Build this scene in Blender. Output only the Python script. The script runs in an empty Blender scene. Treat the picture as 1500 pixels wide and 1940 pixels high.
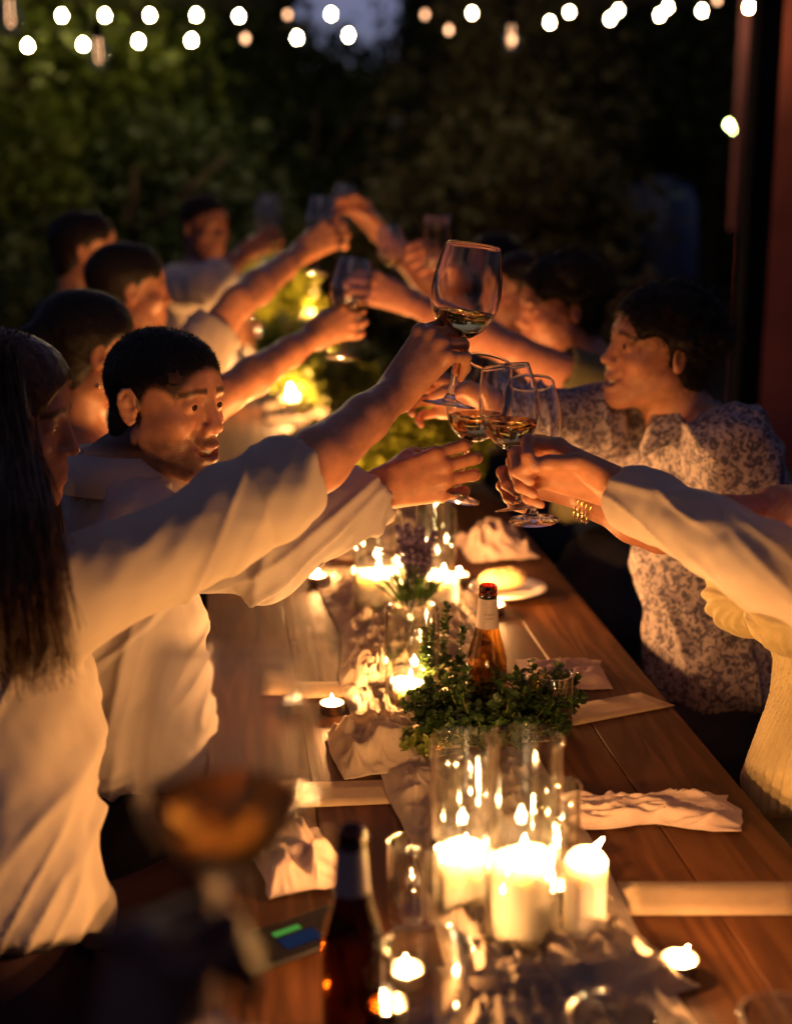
import bpy, bmesh, math, random
import numpy as np
from mathutils import Vector, Matrix
random.seed(7)
RNG = np.random.default_rng(11)
scn = bpy.context.scene
COL = scn.collection

# ------------------------------------------------------------------ camera
FPX = 2694.4                                   # 50 mm lens, 36 mm tall frame of 1940 px
PITCH = math.atan(670 / FPX)
YAW = math.asin(350 / math.sqrt(350**2 + 670**2 + FPX**2))
CAM = np.array([0.0, 0.0, 1.60])
FWD = np.array([math.sin(YAW)*math.cos(PITCH), math.cos(YAW)*math.cos(PITCH), -math.sin(PITCH)])
RGT = np.array([math.cos(YAW), -math.sin(YAW), 0.0])
UPV = np.cross(RGT, FWD)
cam_data = bpy.data.cameras.new('camera')
cam = bpy.data.objects.new('camera', cam_data); COL.objects.link(cam)
cam.location = CAM
cam.rotation_euler = (math.pi/2 - PITCH, 0, -YAW)
cam_data.sensor_fit = 'VERTICAL'; cam_data.sensor_height = 36; cam_data.sensor_width = 27.8
cam_data.lens = 50; cam_data.clip_start = 0.05; cam_data.clip_end = 500
cam_data.dof.use_dof = True; cam_data.dof.focus_distance = 2.06; cam_data.dof.aperture_fstop = 2.0
scn.camera = cam

# ------------------------------------------------------------------ light
world = bpy.data.worlds.new('World'); scn.world = world; world.use_nodes = True
wn = world.node_tree; wn.nodes.clear()
wo = wn.nodes.new('ShaderNodeOutputWorld'); wb = wn.nodes.new('ShaderNodeBackground')
sky = wn.nodes.new('ShaderNodeTexSky'); sky.sky_type = 'NISHITA'; sky.sun_disc = False
sky.sun_elevation = math.radians(-2.8); sky.sun_rotation = math.radians(8)
sky.air_density = 1.0; sky.dust_density = 0.6; sky.ozone_density = 6.0
wb.inputs['Strength'].default_value = 0.9
hsv = wn.nodes.new('ShaderNodeHueSaturation'); hsv.inputs['Saturation'].default_value = .5; hsv.inputs['Value'].default_value = 1.5; hsv.inputs['Hue'].default_value = .515
wn.links.new(sky.outputs[0], hsv.inputs['Color']); wn.links.new(hsv.outputs[0], wb.inputs['Color']); wn.links.new(wb.outputs[0], wo.inputs['Surface'])
sun_d = bpy.data.lights.new('mauve_fill', 'SUN'); sun_d.energy = 0.035; sun_d.angle = math.radians(30)  # soft mauve fill added to lift the sleeve tops, stands for no real source
sun_d.color = (1.0, 0.74, 0.86)
sun = bpy.data.objects.new('mauve_fill', sun_d); COL.objects.link(sun)
sun.rotation_euler = (math.radians(35), 0, math.radians(-30)); sun.location = (0, 0, 8)
scn.view_settings.view_transform = 'Standard'; scn.view_settings.look = 'None'
scn.view_settings.exposure = 0.0; scn.view_settings.gamma = 1.0
scn.render.engine = 'CYCLES'
cy = scn.cycles
cy.use_denoising = True
cy.max_bounces = 10; cy.diffuse_bounces = 3; cy.glossy_bounces = 5
cy.transmission_bounces = 10; cy.transparent_max_bounces = 24
cy.caustics_reflective = False; cy.caustics_refractive = False
cy.sample_clamp_indirect = 6.0
FLAME_COL = (1.0, 0.415, 0.118)
CANDLE_W = 5.2

def at(px, py, d):                              # a point d metres in front of the camera
    return CAM + d*(FWD + RGT*(px-750)/FPX + UPV*(970-py)/FPX)
def tab(px, py, z=0.75):                        # the point of a level plane seen at a place of the frame
    r = FWD + RGT*(px-750)/FPX + UPV*(970-py)/FPX
    return CAM + r*(z-CAM[2])/r[2]
def V3(*a): return np.array(a, float)
def nrm(v): v = np.asarray(v, float); return v/max(np.linalg.norm(v), 1e-9)

# ------------------------------------------------------------------ materials
MATS = {}
def newmat(name):
    m = bpy.data.materials.new(name); m.use_nodes = True
    MATS[name] = m; nt = m.node_tree; nt.nodes.clear()
    out = nt.nodes.new('ShaderNodeOutputMaterial')
    return m, nt, out
def N(nt, t, **kw):
    n = nt.nodes.new(t)
    for k, v in kw.items():
        if k in n.inputs: n.inputs[k].default_value = v
        else: setattr(n, k, v)
    return n
def tex_coord(nt, scale=(1,1,1), kind='Object'):
    tc = N(nt, 'ShaderNodeTexCoord'); mp = N(nt, 'ShaderNodeMapping'); mp.inputs['Scale'].default_value = scale
    nt.links.new(tc.outputs[kind], mp.inputs['Vector']); return mp.outputs[0]
def princ(name, color, rough=0.5, var=0.15, vscale=20, bump=0.0, bscale=200, spec=0.5, metallic=0, sss=0, sssr=(.01,.004,.002), attr=None, sheen=0, coord_scale=(1,1,1), translucent=0, coat=0):
    m, nt, out = newmat(name); L = nt.links.new
    b = N(nt, 'ShaderNodeBsdfPrincipled')
    b.inputs['Roughness'].default_value = rough; b.inputs['Metallic'].default_value = metallic
    b.inputs['Specular IOR Level'].default_value = spec
    b.inputs['Coat Weight'].default_value = coat
    if sss:
        b.inputs['Subsurface Weight'].default_value = sss; b.inputs['Subsurface Radius'].default_value = sssr
        b.inputs['Subsurface Scale'].default_value = 1.0
    if sheen: b.inputs['Sheen Weight'].default_value = sheen
    co = tex_coord(nt, coord_scale)
    nz = N(nt, 'ShaderNodeTexNoise', Scale=vscale, Detail=4.0); L(co, nz.inputs['Vector'])
    rmp = N(nt, 'ShaderNodeMapRange'); rmp.inputs['From Min'].default_value = .3; rmp.inputs['From Max'].default_value = .7
    rmp.inputs['To Min'].default_value = 1-var; rmp.inputs['To Max'].default_value = 1+var
    L(nz.outputs['Fac'], rmp.inputs['Value'])
    mx = N(nt, 'ShaderNodeVectorMath', operation='MULTIPLY')
    if attr:
        a = N(nt, 'ShaderNodeAttribute', attribute_name=attr); L(a.outputs['Color'], mx.inputs[0])
    else: mx.inputs[0].default_value = color[:3]
    L(rmp.outputs[0], mx.inputs[1]); L(mx.outputs[0], b.inputs['Base Color'])
    if bump:
        bz = N(nt, 'ShaderNodeTexNoise', Scale=bscale, Detail=3.0); L(co, bz.inputs['Vector'])
        bp = N(nt, 'ShaderNodeBump', Strength=bump, Distance=0.002); L(bz.outputs['Fac'], bp.inputs['Height'])
        L(bp.outputs[0], b.inputs['Normal'])
    if translucent:
        tr = N(nt, 'ShaderNodeBsdfTranslucent'); L(mx.outputs[0], tr.inputs['Color'])
        ms = N(nt, 'ShaderNodeMixShader'); ms.inputs[0].default_value = translucent
        L(b.outputs[0], ms.inputs[1]); L(tr.outputs[0], ms.inputs[2]); L(ms.outputs[0], out.inputs['Surface'])
    else: L(b.outputs[0], out.inputs['Surface'])
    return m
def thin_glass(name, tint=(.96,.97,.96), ior=1.5, rough=0.0, boost=1.0, reed=0):
    m, nt, out = newmat(name); L = nt.links.new
    tr = N(nt, 'ShaderNodeBsdfTransparent'); tr.inputs[0].default_value = (*tint, 1)
    gl = N(nt, 'ShaderNodeBsdfGlossy', Roughness=rough); gl.inputs[0].default_value = (1,1,1,1)
    lw = N(nt, 'ShaderNodeLayerWeight', Blend=0.5)           # Schlick reflectance, alike for both sides of the wall
    p5 = N(nt, 'ShaderNodeMath', operation='POWER'); p5.inputs[1].default_value = 5.0; L(lw.outputs['Facing'], p5.inputs[0])
    f0 = ((ior-1)/(ior+1))**2
    fr = N(nt, 'ShaderNodeMapRange'); fr.inputs['To Min'].default_value = f0; fr.inputs['To Max'].default_value = .85; L(p5.outputs[0], fr.inputs['Value'])
    mu = N(nt, 'ShaderNodeMath', operation='MULTIPLY'); mu.inputs[1].default_value = boost; mu.use_clamp = True
    L(fr.outputs[0], mu.inputs[0])
    ms = N(nt, 'ShaderNodeMixShader'); L(mu.outputs[0], ms.inputs[0]); L(tr.outputs[0], ms.inputs[1]); L(gl.outputs[0], ms.inputs[2])
    L(ms.outputs[0], out.inputs['Surface']); return m
def solid_glass(name, color=(1,1,1), ior=1.46):
    m, nt, out = newmat(name)
    g = N(nt, 'ShaderNodeBsdfGlass', Roughness=0.0, IOR=ior); g.inputs['Color'].default_value = (*color, 1)
    nt.links.new(g.outputs[0], out.inputs['Surface']); return m
def emit(name, color, strength, clear=False):
    m, nt, out = newmat(name); L = nt.links.new
    e = N(nt, 'ShaderNodeEmission', Strength=strength); e.inputs[0].default_value = (*color, 1)
    if clear:
        t = N(nt, 'ShaderNodeBsdfTransparent'); a = N(nt, 'ShaderNodeAddShader')
        L(e.outputs[0], a.inputs[0]); L(t.outputs[0], a.inputs[1]); L(a.outputs[0], out.inputs['Surface'])
    else: L(e.outputs[0], out.inputs['Surface'])
    return m

princ('skin', (.50,.26,.16), rough=.40, var=.14, vscale=60, bump=.35, bscale=520, sss=.25, sssr=(.012,.004,.002), attr='Col')
princ('shirt_white', (.62,.58,.57), rough=.8, var=.04, vscale=9, bump=.3, bscale=900, sheen=.1, translucent=.12)
princ('shirt_cream', (.58,.51,.43), rough=.8, var=.05, vscale=9, bump=.3, bscale=900, sheen=.1, translucent=.12)
princ('shirt_blue', (.60,.60,.70), rough=.8, var=.04, vscale=9, bump=.3, bscale=900, sheen=.1, translucent=.1)
princ('olive_cloth', (.16,.15,.07), rough=.85, var=.1, bump=.3, bscale=700)
princ('black_cloth', (.012,.011,.014), rough=.85, var=.2, bump=.3, bscale=500)
princ('navy_cloth', (.016,.018,.032), rough=.85, var=.2, bump=.3, bscale=500)
princ('burgundy_cloth', (.045,.012,.018), rough=.8, var=.2, bump=.3, bscale=500)
princ('yellow_dress', (.62,.53,.27), rough=.75, var=.08, vscale=60, bump=.5, bscale=300, sheen=.2)
princ('hair_black', (.010,.007,.006), rough=.5, var=.3, vscale=90, bump=.4, bscale=300, spec=.25)
princ('hair_brown', (.075,.038,.020), rough=.38, var=.35, vscale=90, bump=.4, bscale=300, spec=.35)
princ('eye_white', (.75,.70,.66), rough=.15, var=.03)
princ('iris', (.03,.015,.008), rough=.1, var=.1)
princ('teeth', (.75,.70,.60), rough=.2, var=.03)
princ('gold', (.85,.58,.22), rough=.22, var=.05, metallic=1)
princ('wax', (.94,.91,.85), rough=.45, var=.03, sss=1.0, sssr=(.011,.0100,.0085), translucent=.35)
princ('tin', (.62,.60,.58), rough=.3, var=.05, metallic=1)
princ('wick', (.01,.008,.006), rough=.9)
princ('paper', (.38,.29,.19), rough=.85, var=.05, vscale=60, bump=.2, bscale=500)
princ('gauze', (.74,.66,.56), rough=.9, var=.06, vscale=40, bump=.7, bscale=420, translucent=.6)
princ('napkin_cloth', (.58,.46,.40), rough=.9, var=.06, vscale=30, bump=.5, bscale=500, translucent=.15)
princ('plate', (.72,.70,.66), rough=.25, var=.03)
princ('bread', (.72,.52,.24), rough=.8, var=.15, vscale=60, bump=.8, bscale=120)
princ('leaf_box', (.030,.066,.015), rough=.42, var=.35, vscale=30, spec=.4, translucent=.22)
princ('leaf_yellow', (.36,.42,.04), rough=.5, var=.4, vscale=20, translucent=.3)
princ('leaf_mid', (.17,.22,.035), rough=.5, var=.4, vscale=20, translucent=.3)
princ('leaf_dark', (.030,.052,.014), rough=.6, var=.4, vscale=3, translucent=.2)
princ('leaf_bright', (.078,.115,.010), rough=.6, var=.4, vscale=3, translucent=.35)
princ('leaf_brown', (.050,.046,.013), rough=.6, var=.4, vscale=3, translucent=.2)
princ('bark', (.06,.045,.03), rough=.9, bump=.6, bscale=60)
princ('lavender', (.13,.10,.22), rough=.7, var=.25, vscale=120)
princ('flower_yellow', (.66,.70,.07), rough=.6, var=.2, vscale=40, translucent=.3)
princ('pot', (.62,.56,.48), rough=.6, var=.08)
princ('label_paper', (.34,.30,.29), rough=.6, var=.05)
princ('ink', (.05,.035,.03), rough=.7)
princ('phone_case', (.008,.008,.010), rough=.2, var=.1, spec=.12)
princ('red_plaster', (.50,.12,.07), rough=.85, var=.25, vscale=4, bump=.5, bscale=40)
princ('mauve_paint', (.15,.045,.05), rough=.8, var=.2, vscale=5, bump=.3, bscale=50)
princ('black_metal', (.010,.010,.010), rough=.9, spec=.08)
princ('pale_plaster', (.42,.38,.36), rough=.9, var=.2, vscale=3, bump=.4, bscale=30)
princ('blue_plastic', (.015,.045,.20), rough=.4)
princ('ground', (.055,.042,.034), rough=.9, var=.4, vscale=6, bump=.6, bscale=60)
princ('dark_wood', (.05,.028,.016), rough=.7, var=.3, vscale=12, bump=.3, bscale=80, coord_scale=(6,.6,6))
thin_glass('clear_glass', tint=(.95,.96,.94), boost=2.4)
thin_glass('dim_glass', tint=(.95,.94,.92), boost=2.6)
thin_glass('amber_glass', tint=(.62,.40,.11), boost=1.5)
thin_glass('brown_glass', tint=(.24,.115,.028), boost=1.5)
solid_glass('wine_glass', (1,1,1), 1.46)
solid_glass('spritz_glass', (.98,.72,.36), 1.34)
solid_glass('milky_glass', (1,1,1), 1.46)
_nt = MATS['milky_glass'].node_tree; _o = [n for n in _nt.nodes if n.type == 'OUTPUT_MATERIAL'][0]; _s = _o.inputs['Surface'].links[0].from_socket      # clear glass with a little pale translucent mixed in
_d = N(_nt, 'ShaderNodeBsdfTranslucent'); _d.inputs[0].default_value = (.85,.82,.78,1); _b = N(_nt, 'ShaderNodeMixShader'); _b.inputs[0].default_value = .06
_nt.links.new(_s, _b.inputs[1]); _nt.links.new(_d.outputs[0], _b.inputs[2]); _nt.links.new(_b.outputs[0], _o.inputs['Surface'])
solid_glass('white_wine', (.98,.90,.55), 1.34)
solid_glass('amber_wine', (.97,.79,.46), 1.34)
thin_glass('tumbler_glass', tint=(.92,.92,.90), boost=5.0)
thin_glass('pale_wine', tint=(.93,.80,.45), ior=1.33)
emit('flame', (1.0,.66,.32), 70, clear=True)
emit('bulb_lit', (1.0,.72,.36), 430)
emit('bulb_far', (1.0,.72,.36), 150)
emit('bulb_soft', (1.0,.50,.25), 6)
emit('bulb_green', (.85,1.0,.35), 40)
emit('screen_green', (.14,.55,.08), .45)
emit('screen_blue', (.03,.05,.14), .3)
emit('screen_cyan', (.07,.20,.22), .4)

# floral pattern shirt
m, nt, out = newmat('floral'); L = nt.links.new
co = tex_coord(nt)
nz = N(nt, 'ShaderNodeTexNoise', Scale=75.0, Detail=3.0, Distortion=1.4); L(co, nz.inputs['Vector'])
cr = N(nt, 'ShaderNodeValToRGB'); L(nz.outputs['Fac'], cr.inputs['Fac'])
cr.color_ramp.elements[0].position = .42; cr.color_ramp.elements[0].color = (.085,.075,.12,1)
cr.color_ramp.elements[1].position = .56; cr.color_ramp.elements[1].color = (.42,.37,.39,1)
b = N(nt, 'ShaderNodeBsdfPrincipled', Roughness=.85); L(cr.outputs[0], b.inputs['Base Color']); L(b.outputs[0], out.inputs['Surface'])
# table wood
def wood(name, c1, c2, c3):
    m, nt, out = newmat(name); L = nt.links.new
    tc = N(nt, 'ShaderNodeTexCoord'); oi = N(nt, 'ShaderNodeObjectInfo')
    mp = N(nt, 'ShaderNodeMapping'); mp.inputs['Scale'].default_value = (7, .55, 7)
    ad = N(nt, 'ShaderNodeVectorMath', operation='ADD'); sc = N(nt, 'ShaderNodeVectorMath', operation='SCALE')
    sc.inputs[0].default_value = (13, 31, 5); L(oi.outputs['Random'], sc.inputs['Scale'])
    L(tc.outputs['Object'], mp.inputs['Vector']); L(mp.outputs[0], ad.inputs[0]); L(sc.outputs[0], ad.inputs[1])
    n1 = N(nt, 'ShaderNodeTexNoise', Scale=1.4, Detail=3.0, Distortion=.8); L(ad.outputs[0], n1.inputs['Vector'])
    wv = N(nt, 'ShaderNodeMath', operation='MULTIPLY'); wv.inputs[1].default_value = 46.0; L(n1.outputs['Fac'], wv.inputs[0])
    sn = N(nt, 'ShaderNodeMath', operation='SINE'); L(wv.outputs[0], sn.inputs[0])
    n2 = N(nt, 'ShaderNodeTexNoise', Scale=34.0, Detail=6.0); L(ad.outputs[0], n2.inputs['Vector'])
    mr = N(nt, 'ShaderNodeMapRange'); L(sn.outputs[0], mr.inputs['Value']); mr.inputs['From Min'].default_value = -1
    mx = N(nt, 'ShaderNodeMix', data_type='FLOAT'); mx.inputs[0].default_value = .55
    L(mr.outputs[0], mx.inputs[2]); L(n2.outputs['Fac'], mx.inputs[3])
    cr = N(nt, 'ShaderNodeValToRGB'); L(mx.outputs[0], cr.inputs['Fac'])
    e = cr.color_ramp.elements; e[0].position = .22; e[0].color = (*c1, 1); e[1].position = .78; e[1].color = (*c3, 1)
    k = e.new(.5); k.color = (*c2, 1)
    b = N(nt, 'ShaderNodeBsdfPrincipled', Roughness=.42); b.inputs['Specular IOR Level'].default_value = .22; L(cr.outputs[0], b.inputs['Base Color'])
    rr = N(nt, 'ShaderNodeMapRange'); L(n2.outputs['Fac'], rr.inputs['Value']); rr.inputs['To Min'].default_value = .42; rr.inputs['To Max'].default_value = .75
    L(rr.outputs[0], b.inputs['Roughness'])
    bp = N(nt, 'ShaderNodeBump', Strength=.35, Distance=.002); L(mx.outputs[0], bp.inputs['Height']); L(bp.outputs[0], b.inputs['Normal'])
    L(b.outputs[0], out.inputs['Surface'])
wood('table_wood', (.052,.0180,.0048), (.078,.0285,.0080), (.108,.043,.0125))

# ------------------------------------------------------------------ objects
def tag(o, label=None, cat=None, group=None, kind=None):
    if label: o['label'] = label
    if cat: o['category'] = cat
    if group: o['group'] = group
    if kind: o['kind'] = kind
    return o
def mesh_obj(name, verts, faces, mat, parent=None, smooth=True, cols=None, loc=None):
    me = bpy.data.meshes.new(name)
    if isinstance(faces, np.ndarray) and len(faces):
        nv = len(verts); nf, k = faces.shape
        me.vertices.add(nv); me.vertices.foreach_set('co', np.asarray(verts, np.float32).ravel())
        me.loops.add(nf*k); me.loops.foreach_set('vertex_index', faces.astype(np.int32).ravel())
        me.polygons.add(nf); me.polygons.foreach_set('loop_start', np.arange(0, nf*k, k, dtype=np.int32))
        me.update(calc_edges=True); me.validate()
    else:
        me.from_pydata([tuple(map(float, v)) for v in verts], [], [tuple(map(int, f)) for f in faces]); me.update()
    if smooth: me.polygons.foreach_set('use_smooth', np.ones(len(me.polygons), bool))
    if cols is not None:
        a = me.color_attributes.new('Col', 'FLOAT_COLOR', 'POINT')
        c = np.ones((len(verts), 4), np.float32); c[:, :3] = cols; a.data.foreach_set('color', c.ravel())
    for mm in (mat if isinstance(mat, (list, tuple)) else [mat]): me.materials.append(MATS[mm])
    o = bpy.data.objects.new(name, me); COL.objects.link(o)
    if parent is not None:
        o.parent = parent
        bpy_pl = parent.matrix_world if False else None
    if loc is not None: o.location = loc
    return o
def empty(name, loc=(0,0,0), rot=None):
    o = bpy.data.objects.new(name, None); o.empty_display_size = .05; COL.objects.link(o); o.location = loc
    if rot is not None: o.rotation_euler = rot
    return o
class MB:                                       # collects simple shapes into one mesh
    def __init__(s): s.v = []; s.f = []
    def add(s, v, f):
        n = len(s.v); s.v += [tuple(map(float, p)) for p in v]; s.f += [tuple(int(i)+n for i in q) for q in f]; return s
    def box(s, c, d, ax=None):
        c = np.array(c, float); A = np.eye(3) if ax is None else np.array(ax)
        pts = [c + A[0]*d[0]/2*i + A[1]*d[1]/2*j + A[2]*d[2]/2*k for i in (-1,1) for j in (-1,1) for k in (-1,1)]
        return s.add(pts, [(0,1,3,2),(4,6,7,5),(0,4,5,1),(2,3,7,6),(0,2,6,4),(1,5,7,3)])
    def tube(s, pts, r, n=8, cap=True):
        pts = [np.array(p, float) for p in pts]; rs = r if hasattr(r, '__len__') else [r]*len(pts)
        V = []; F = []; ref = V3(.3,.2,.93)
        for i, p in enumerate(pts):
            t = nrm(pts[min(i+1, len(pts)-1)] - pts[max(i-1, 0)])
            a = np.cross(t, ref); a = nrm(a) if np.linalg.norm(a) > 1e-3 else nrm(np.cross(t, V3(1,0,0))); b_ = np.cross(t, a)
            for j in range(n):
                q = 2*math.pi*j/n; V.append(p + rs[i]*(math.cos(q)*a + math.sin(q)*b_))
        for i in range(len(pts)-1):
            for j in range(n): F.append((i*n+j, i*n+(j+1)%n, (i+1)*n+(j+1)%n, (i+1)*n+j))
        if cap: F.append(tuple(range(n-1,-1,-1))); F.append(tuple((len(pts)-1)*n+j for j in range(n)))
        return s.add(V, F)
    def lathe(s, prof, n=32, c=(0,0,0), flute=0, depth=0.0):
        V = []; F = []; c = np.array(c, float)
        for (r, z) in prof:
            for j in range(n):
                a = 2*math.pi*j/n; rr = r*(1 + (depth*math.cos(flute*a) if flute else 0))
                V.append(c + V3(rr*math.cos(a), rr*math.sin(a), z))
        for i in range(len(prof)-1):
            for j in range(n): F.append((i*n+j, i*n+(j+1)%n, (i+1)*n+(j+1)%n, (i+1)*n+j))
        return s.add(V, F)
    def build(s, name, mat, parent=None, smooth=True, **kw): return mesh_obj(name, s.v, s.f, mat, parent, smooth, **kw)

# ------------------------------------------------------------------ noise
_P = RNG.random((64,64,64)).astype(np.float32)
def vnoise(p):
    p = np.asarray(p, np.float64); i = np.floor(p).astype(np.int64); f = p - i; f = f*f*(3-2*f)
    r = 0
    for a in (0,1):
        for b_ in (0,1):
            for c in (0,1):
                w = (f[:,0] if a else 1-f[:,0])*(f[:,1] if b_ else 1-f[:,1])*(f[:,2] if c else 1-f[:,2])
                r = r + w*_P[(i[:,0]+a) % 64, (i[:,1]+b_) % 64, (i[:,2]+c) % 64]
    return r

# ------------------------------------------------------------------ distance-field modelling (one continuous surface per body)
class Field:
    def __init__(s, lo, hi, h):
        s.lo = np.array(lo, np.float64); s.h = h
        s.n = np.ceil((np.array(hi)-s.lo)/h).astype(int)+1
        s.g = np.full(tuple(s.n), 0.3, np.float32)
    def _sl(s, lo, hi):
        a = np.clip(np.floor((np.array(lo)-s.lo)/s.h).astype(int), 0, s.n); b_ = np.clip(np.ceil((np.array(hi)-s.lo)/s.h).astype(int)+1, 0, s.n)
        if (b_ <= a).any(): return None
        ax = [ (s.lo[i] + s.h*np.arange(a[i], b_[i])).astype(np.float32) for i in range(3)]
        return tuple(slice(a[i], b_[i]) for i in range(3)), ax[0][:,None,None], ax[1][None,:,None], ax[2][None,None,:]
    def _put(s, sl, d, k, mode):
        a = s.g[sl]
        if mode == 'add':
            if k > 0:
                hh = np.maximum(k - np.abs(a-d), 0)/k; s.g[sl] = np.minimum(a, d) - hh*hh*k*.25
            else: s.g[sl] = np.minimum(a, d)
        elif mode == 'sub':
            d = -d
            if k > 0:
                hh = np.maximum(k - np.abs(a-d), 0)/k; s.g[sl] = np.maximum(a, d) + hh*hh*k*.25
            else: s.g[sl] = np.maximum(a, d)
    def cone(s, a, b_, ra, rb, k=.01, mode='add'):
        a = np.array(a, float); b_ = np.array(b_, float); R = max(ra, rb); m = R + k + 3*s.h
        q = s._sl(np.minimum(a, b_)-m, np.maximum(a, b_)+m)
        if q is None: return
        sl, X, Y, Z = q; ab = b_-a; L2 = max(float(ab@ab), 1e-10)
        x, y, z = X-np.float32(a[0]), Y-np.float32(a[1]), Z-np.float32(a[2])
        t = np.clip((x*np.float32(ab[0]/L2) + y*np.float32(ab[1]/L2)) + z*np.float32(ab[2]/L2), 0, 1)
        d = np.sqrt((x-t*np.float32(ab[0]))**2 + (y-t*np.float32(ab[1]))**2 + (z-t*np.float32(ab[2]))**2) - (np.float32(ra) + t*np.float32(rb-ra))
        s._put(sl, d, k, mode)
    def ell(s, c, r, A=None, k=.01, mode='add'):
        c = np.array(c, float); A = np.eye(3) if A is None else np.array(A); r = np.array(r, float); m = r.max()+k+3*s.h
        q = s._sl(c-m, c+m)
        if q is None: return
        sl, X, Y, Z = q; x, y, z = X-np.float32(c[0]), Y-np.float32(c[1]), Z-np.float32(c[2])
        k0 = 0; k1 = 0
        for i in range(3):
            u = x*np.float32(A[i][0]) + y*np.float32(A[i][1]) + z*np.float32(A[i][2])
            k0 = k0 + (u/np.float32(r[i]))**2; k1 = k1 + (u/np.float32(r[i]**2))**2
        k0 = np.sqrt(k0); k1 = np.sqrt(k1)
        s._put(sl, k0*(k0-1)/np.maximum(k1, 1e-6), k, mode)
    def ecap(s, a, b_, ra, rb, side, front, sw_a, sw_b, k=.02, mode='add'):   # capsule of elliptic section: half-widths (side, front) at either end
        a = np.array(a, float); b_ = np.array(b_, float); ab = b_-a; m = max(ra, rb, sw_a, sw_b)+k+3*s.h
        q = s._sl(np.minimum(a, b_)-m, np.maximum(a, b_)+m)
        if q is None: return
        sl, X, Y, Z = q; L2 = float(ab@ab)
        f = np.float32
        x, y, z = X-f(a[0]), Y-f(a[1]), Z-f(a[2])
        t = np.clip(x*f(ab[0]/L2)+y*f(ab[1]/L2)+z*f(ab[2]/L2), 0, 1)
        x, y, z = x-t*f(ab[0]), y-t*f(ab[1]), z-t*f(ab[2])
        u = x*f(side[0])+y*f(side[1])+z*f(side[2]); w = x*f(front[0])+y*f(front[1])+z*f(front[2])
        rest = np.maximum(x*x+y*y+z*z-u*u-w*w, 0)
        rs = f(ra)+t*f(rb-ra); rw = f(sw_a)+t*f(sw_b-sw_a); mn = np.minimum(rs, rw)
        d = (np.sqrt((u/rs)**2+(w/rw)**2+rest/(mn*mn))-1)*mn
        s._put(sl, d, k, mode)
    def cut(s, c, d, R):                         # remove what lies beyond the plane through c, within R of c
        c = np.array(c, float); d = nrm(d); q = s._sl(c-R, c+R)
        if q is None: return
        sl, X, Y, Z = q; f = np.float32
        pl = (X-f(c[0]))*f(d[0])+(Y-f(c[1]))*f(d[1])+(Z-f(c[2]))*f(d[2])
        rr = np.sqrt((X-f(c[0]))**2+(Y-f(c[1]))**2+(Z-f(c[2]))**2)
        a = s.g[sl]; s.g[sl] = np.where(rr < R, np.maximum(a, pl), a)
    def mesh(s):
        g = s.g; h = s.h
        g[0] = g[-1] = .3; g[:,0] = g[:,-1] = .3; g[:,:,0] = g[:,:,-1] = .3
        ins = g < 0
        cnt = np.zeros(tuple(s.n-1), np.uint8)
        for i in (0,1):
            for j in (0,1):
                for k in (0,1): cnt += ins[i:s.n[0]-1+i, j:s.n[1]-1+j, k:s.n[2]-1+k]
        act = (cnt > 0) & (cnt < 8); idx = np.argwhere(act); del cnt
        acc = np.zeros((len(idx), 3)); num = np.zeros(len(idx))
        corners = [(i,j,k) for i in (0,1) for j in (0,1) for k in (0,1)]
        gv = {c: g[idx[:,0]+c[0], idx[:,1]+c[1], idx[:,2]+c[2]].astype(np.float64) for c in corners}
        for c in corners:
            for ax in range(3):
                if c[ax] == 0:
                    e = list(c); e[ax] = 1; e = tuple(e); A, B = gv[c], gv[e]; mm = (A < 0) != (B < 0)
                    t = np.where(mm, A/np.where(np.abs(A-B) < 1e-9, 1, A-B), 0)
                    for q in range(3): acc[:,q] += mm*(c[q] + (t if q == ax else 0))
                    num += mm
        v = s.lo + h*(idx + acc/np.maximum(num, 1)[:,None])
        vid = np.full(tuple(s.n-1), -1, np.int32); vid[act] = np.arange(len(idx))
        F = []
        for ax in range(3):
            o1, o2 = [(1,2),(2,0),(0,1)][ax]
            sa = [slice(1, s.n[i]-1) for i in range(3)]; sb = list(sa); sa[ax] = slice(0, s.n[ax]-1); sb[ax] = slice(1, s.n[ax])
            A = ins[tuple(sa)]; B = ins[tuple(sb)]
            e = np.argwhere(A != B)
            if not len(e): continue
            st = A[e[:,0], e[:,1], e[:,2]]
            for i in range(3):
                if i != ax: e[:,i] += 1
            def cell(d1, d2):
                q = e.copy(); q[:,o1] -= d1; q[:,o2] -= d2; return vid[q[:,0], q[:,1], q[:,2]]
            qd = np.stack([cell(1,1), cell(0,1), cell(0,0), cell(1,0)], 1)
            qd[~st] = qd[~st][:, ::-1]; F.append(qd)
        F = np.concatenate(F); F = F[(F >= 0).all(1)]
        return v, F
def vnormals(v, F):
    n = np.cross(v[F[:,2]]-v[F[:,0]], v[F[:,3]]-v[F[:,1]]); out = np.zeros_like(v)
    for i in range(4):
        for c in range(3): out[:,c] += np.bincount(F[:,i], n[:,c], len(v))
    return out/np.maximum(np.linalg.norm(out, axis=1), 1e-9)[:,None]
def relax(v, F, it=2, w=.5):
    e = np.concatenate([F[:,[0,1]], F[:,[1,2]], F[:,[2,3]], F[:,[3,0]]]); n = len(v)
    deg = np.bincount(e[:,0], minlength=n)+np.bincount(e[:,1], minlength=n)
    for _ in range(it):
        s = np.stack([np.bincount(e[:,0], v[e[:,1],c], n)+np.bincount(e[:,1], v[e[:,0],c], n) for c in range(3)], 1)
        v = v*(1-w) + w*s/np.maximum(deg,1)[:,None]
    return v

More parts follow.
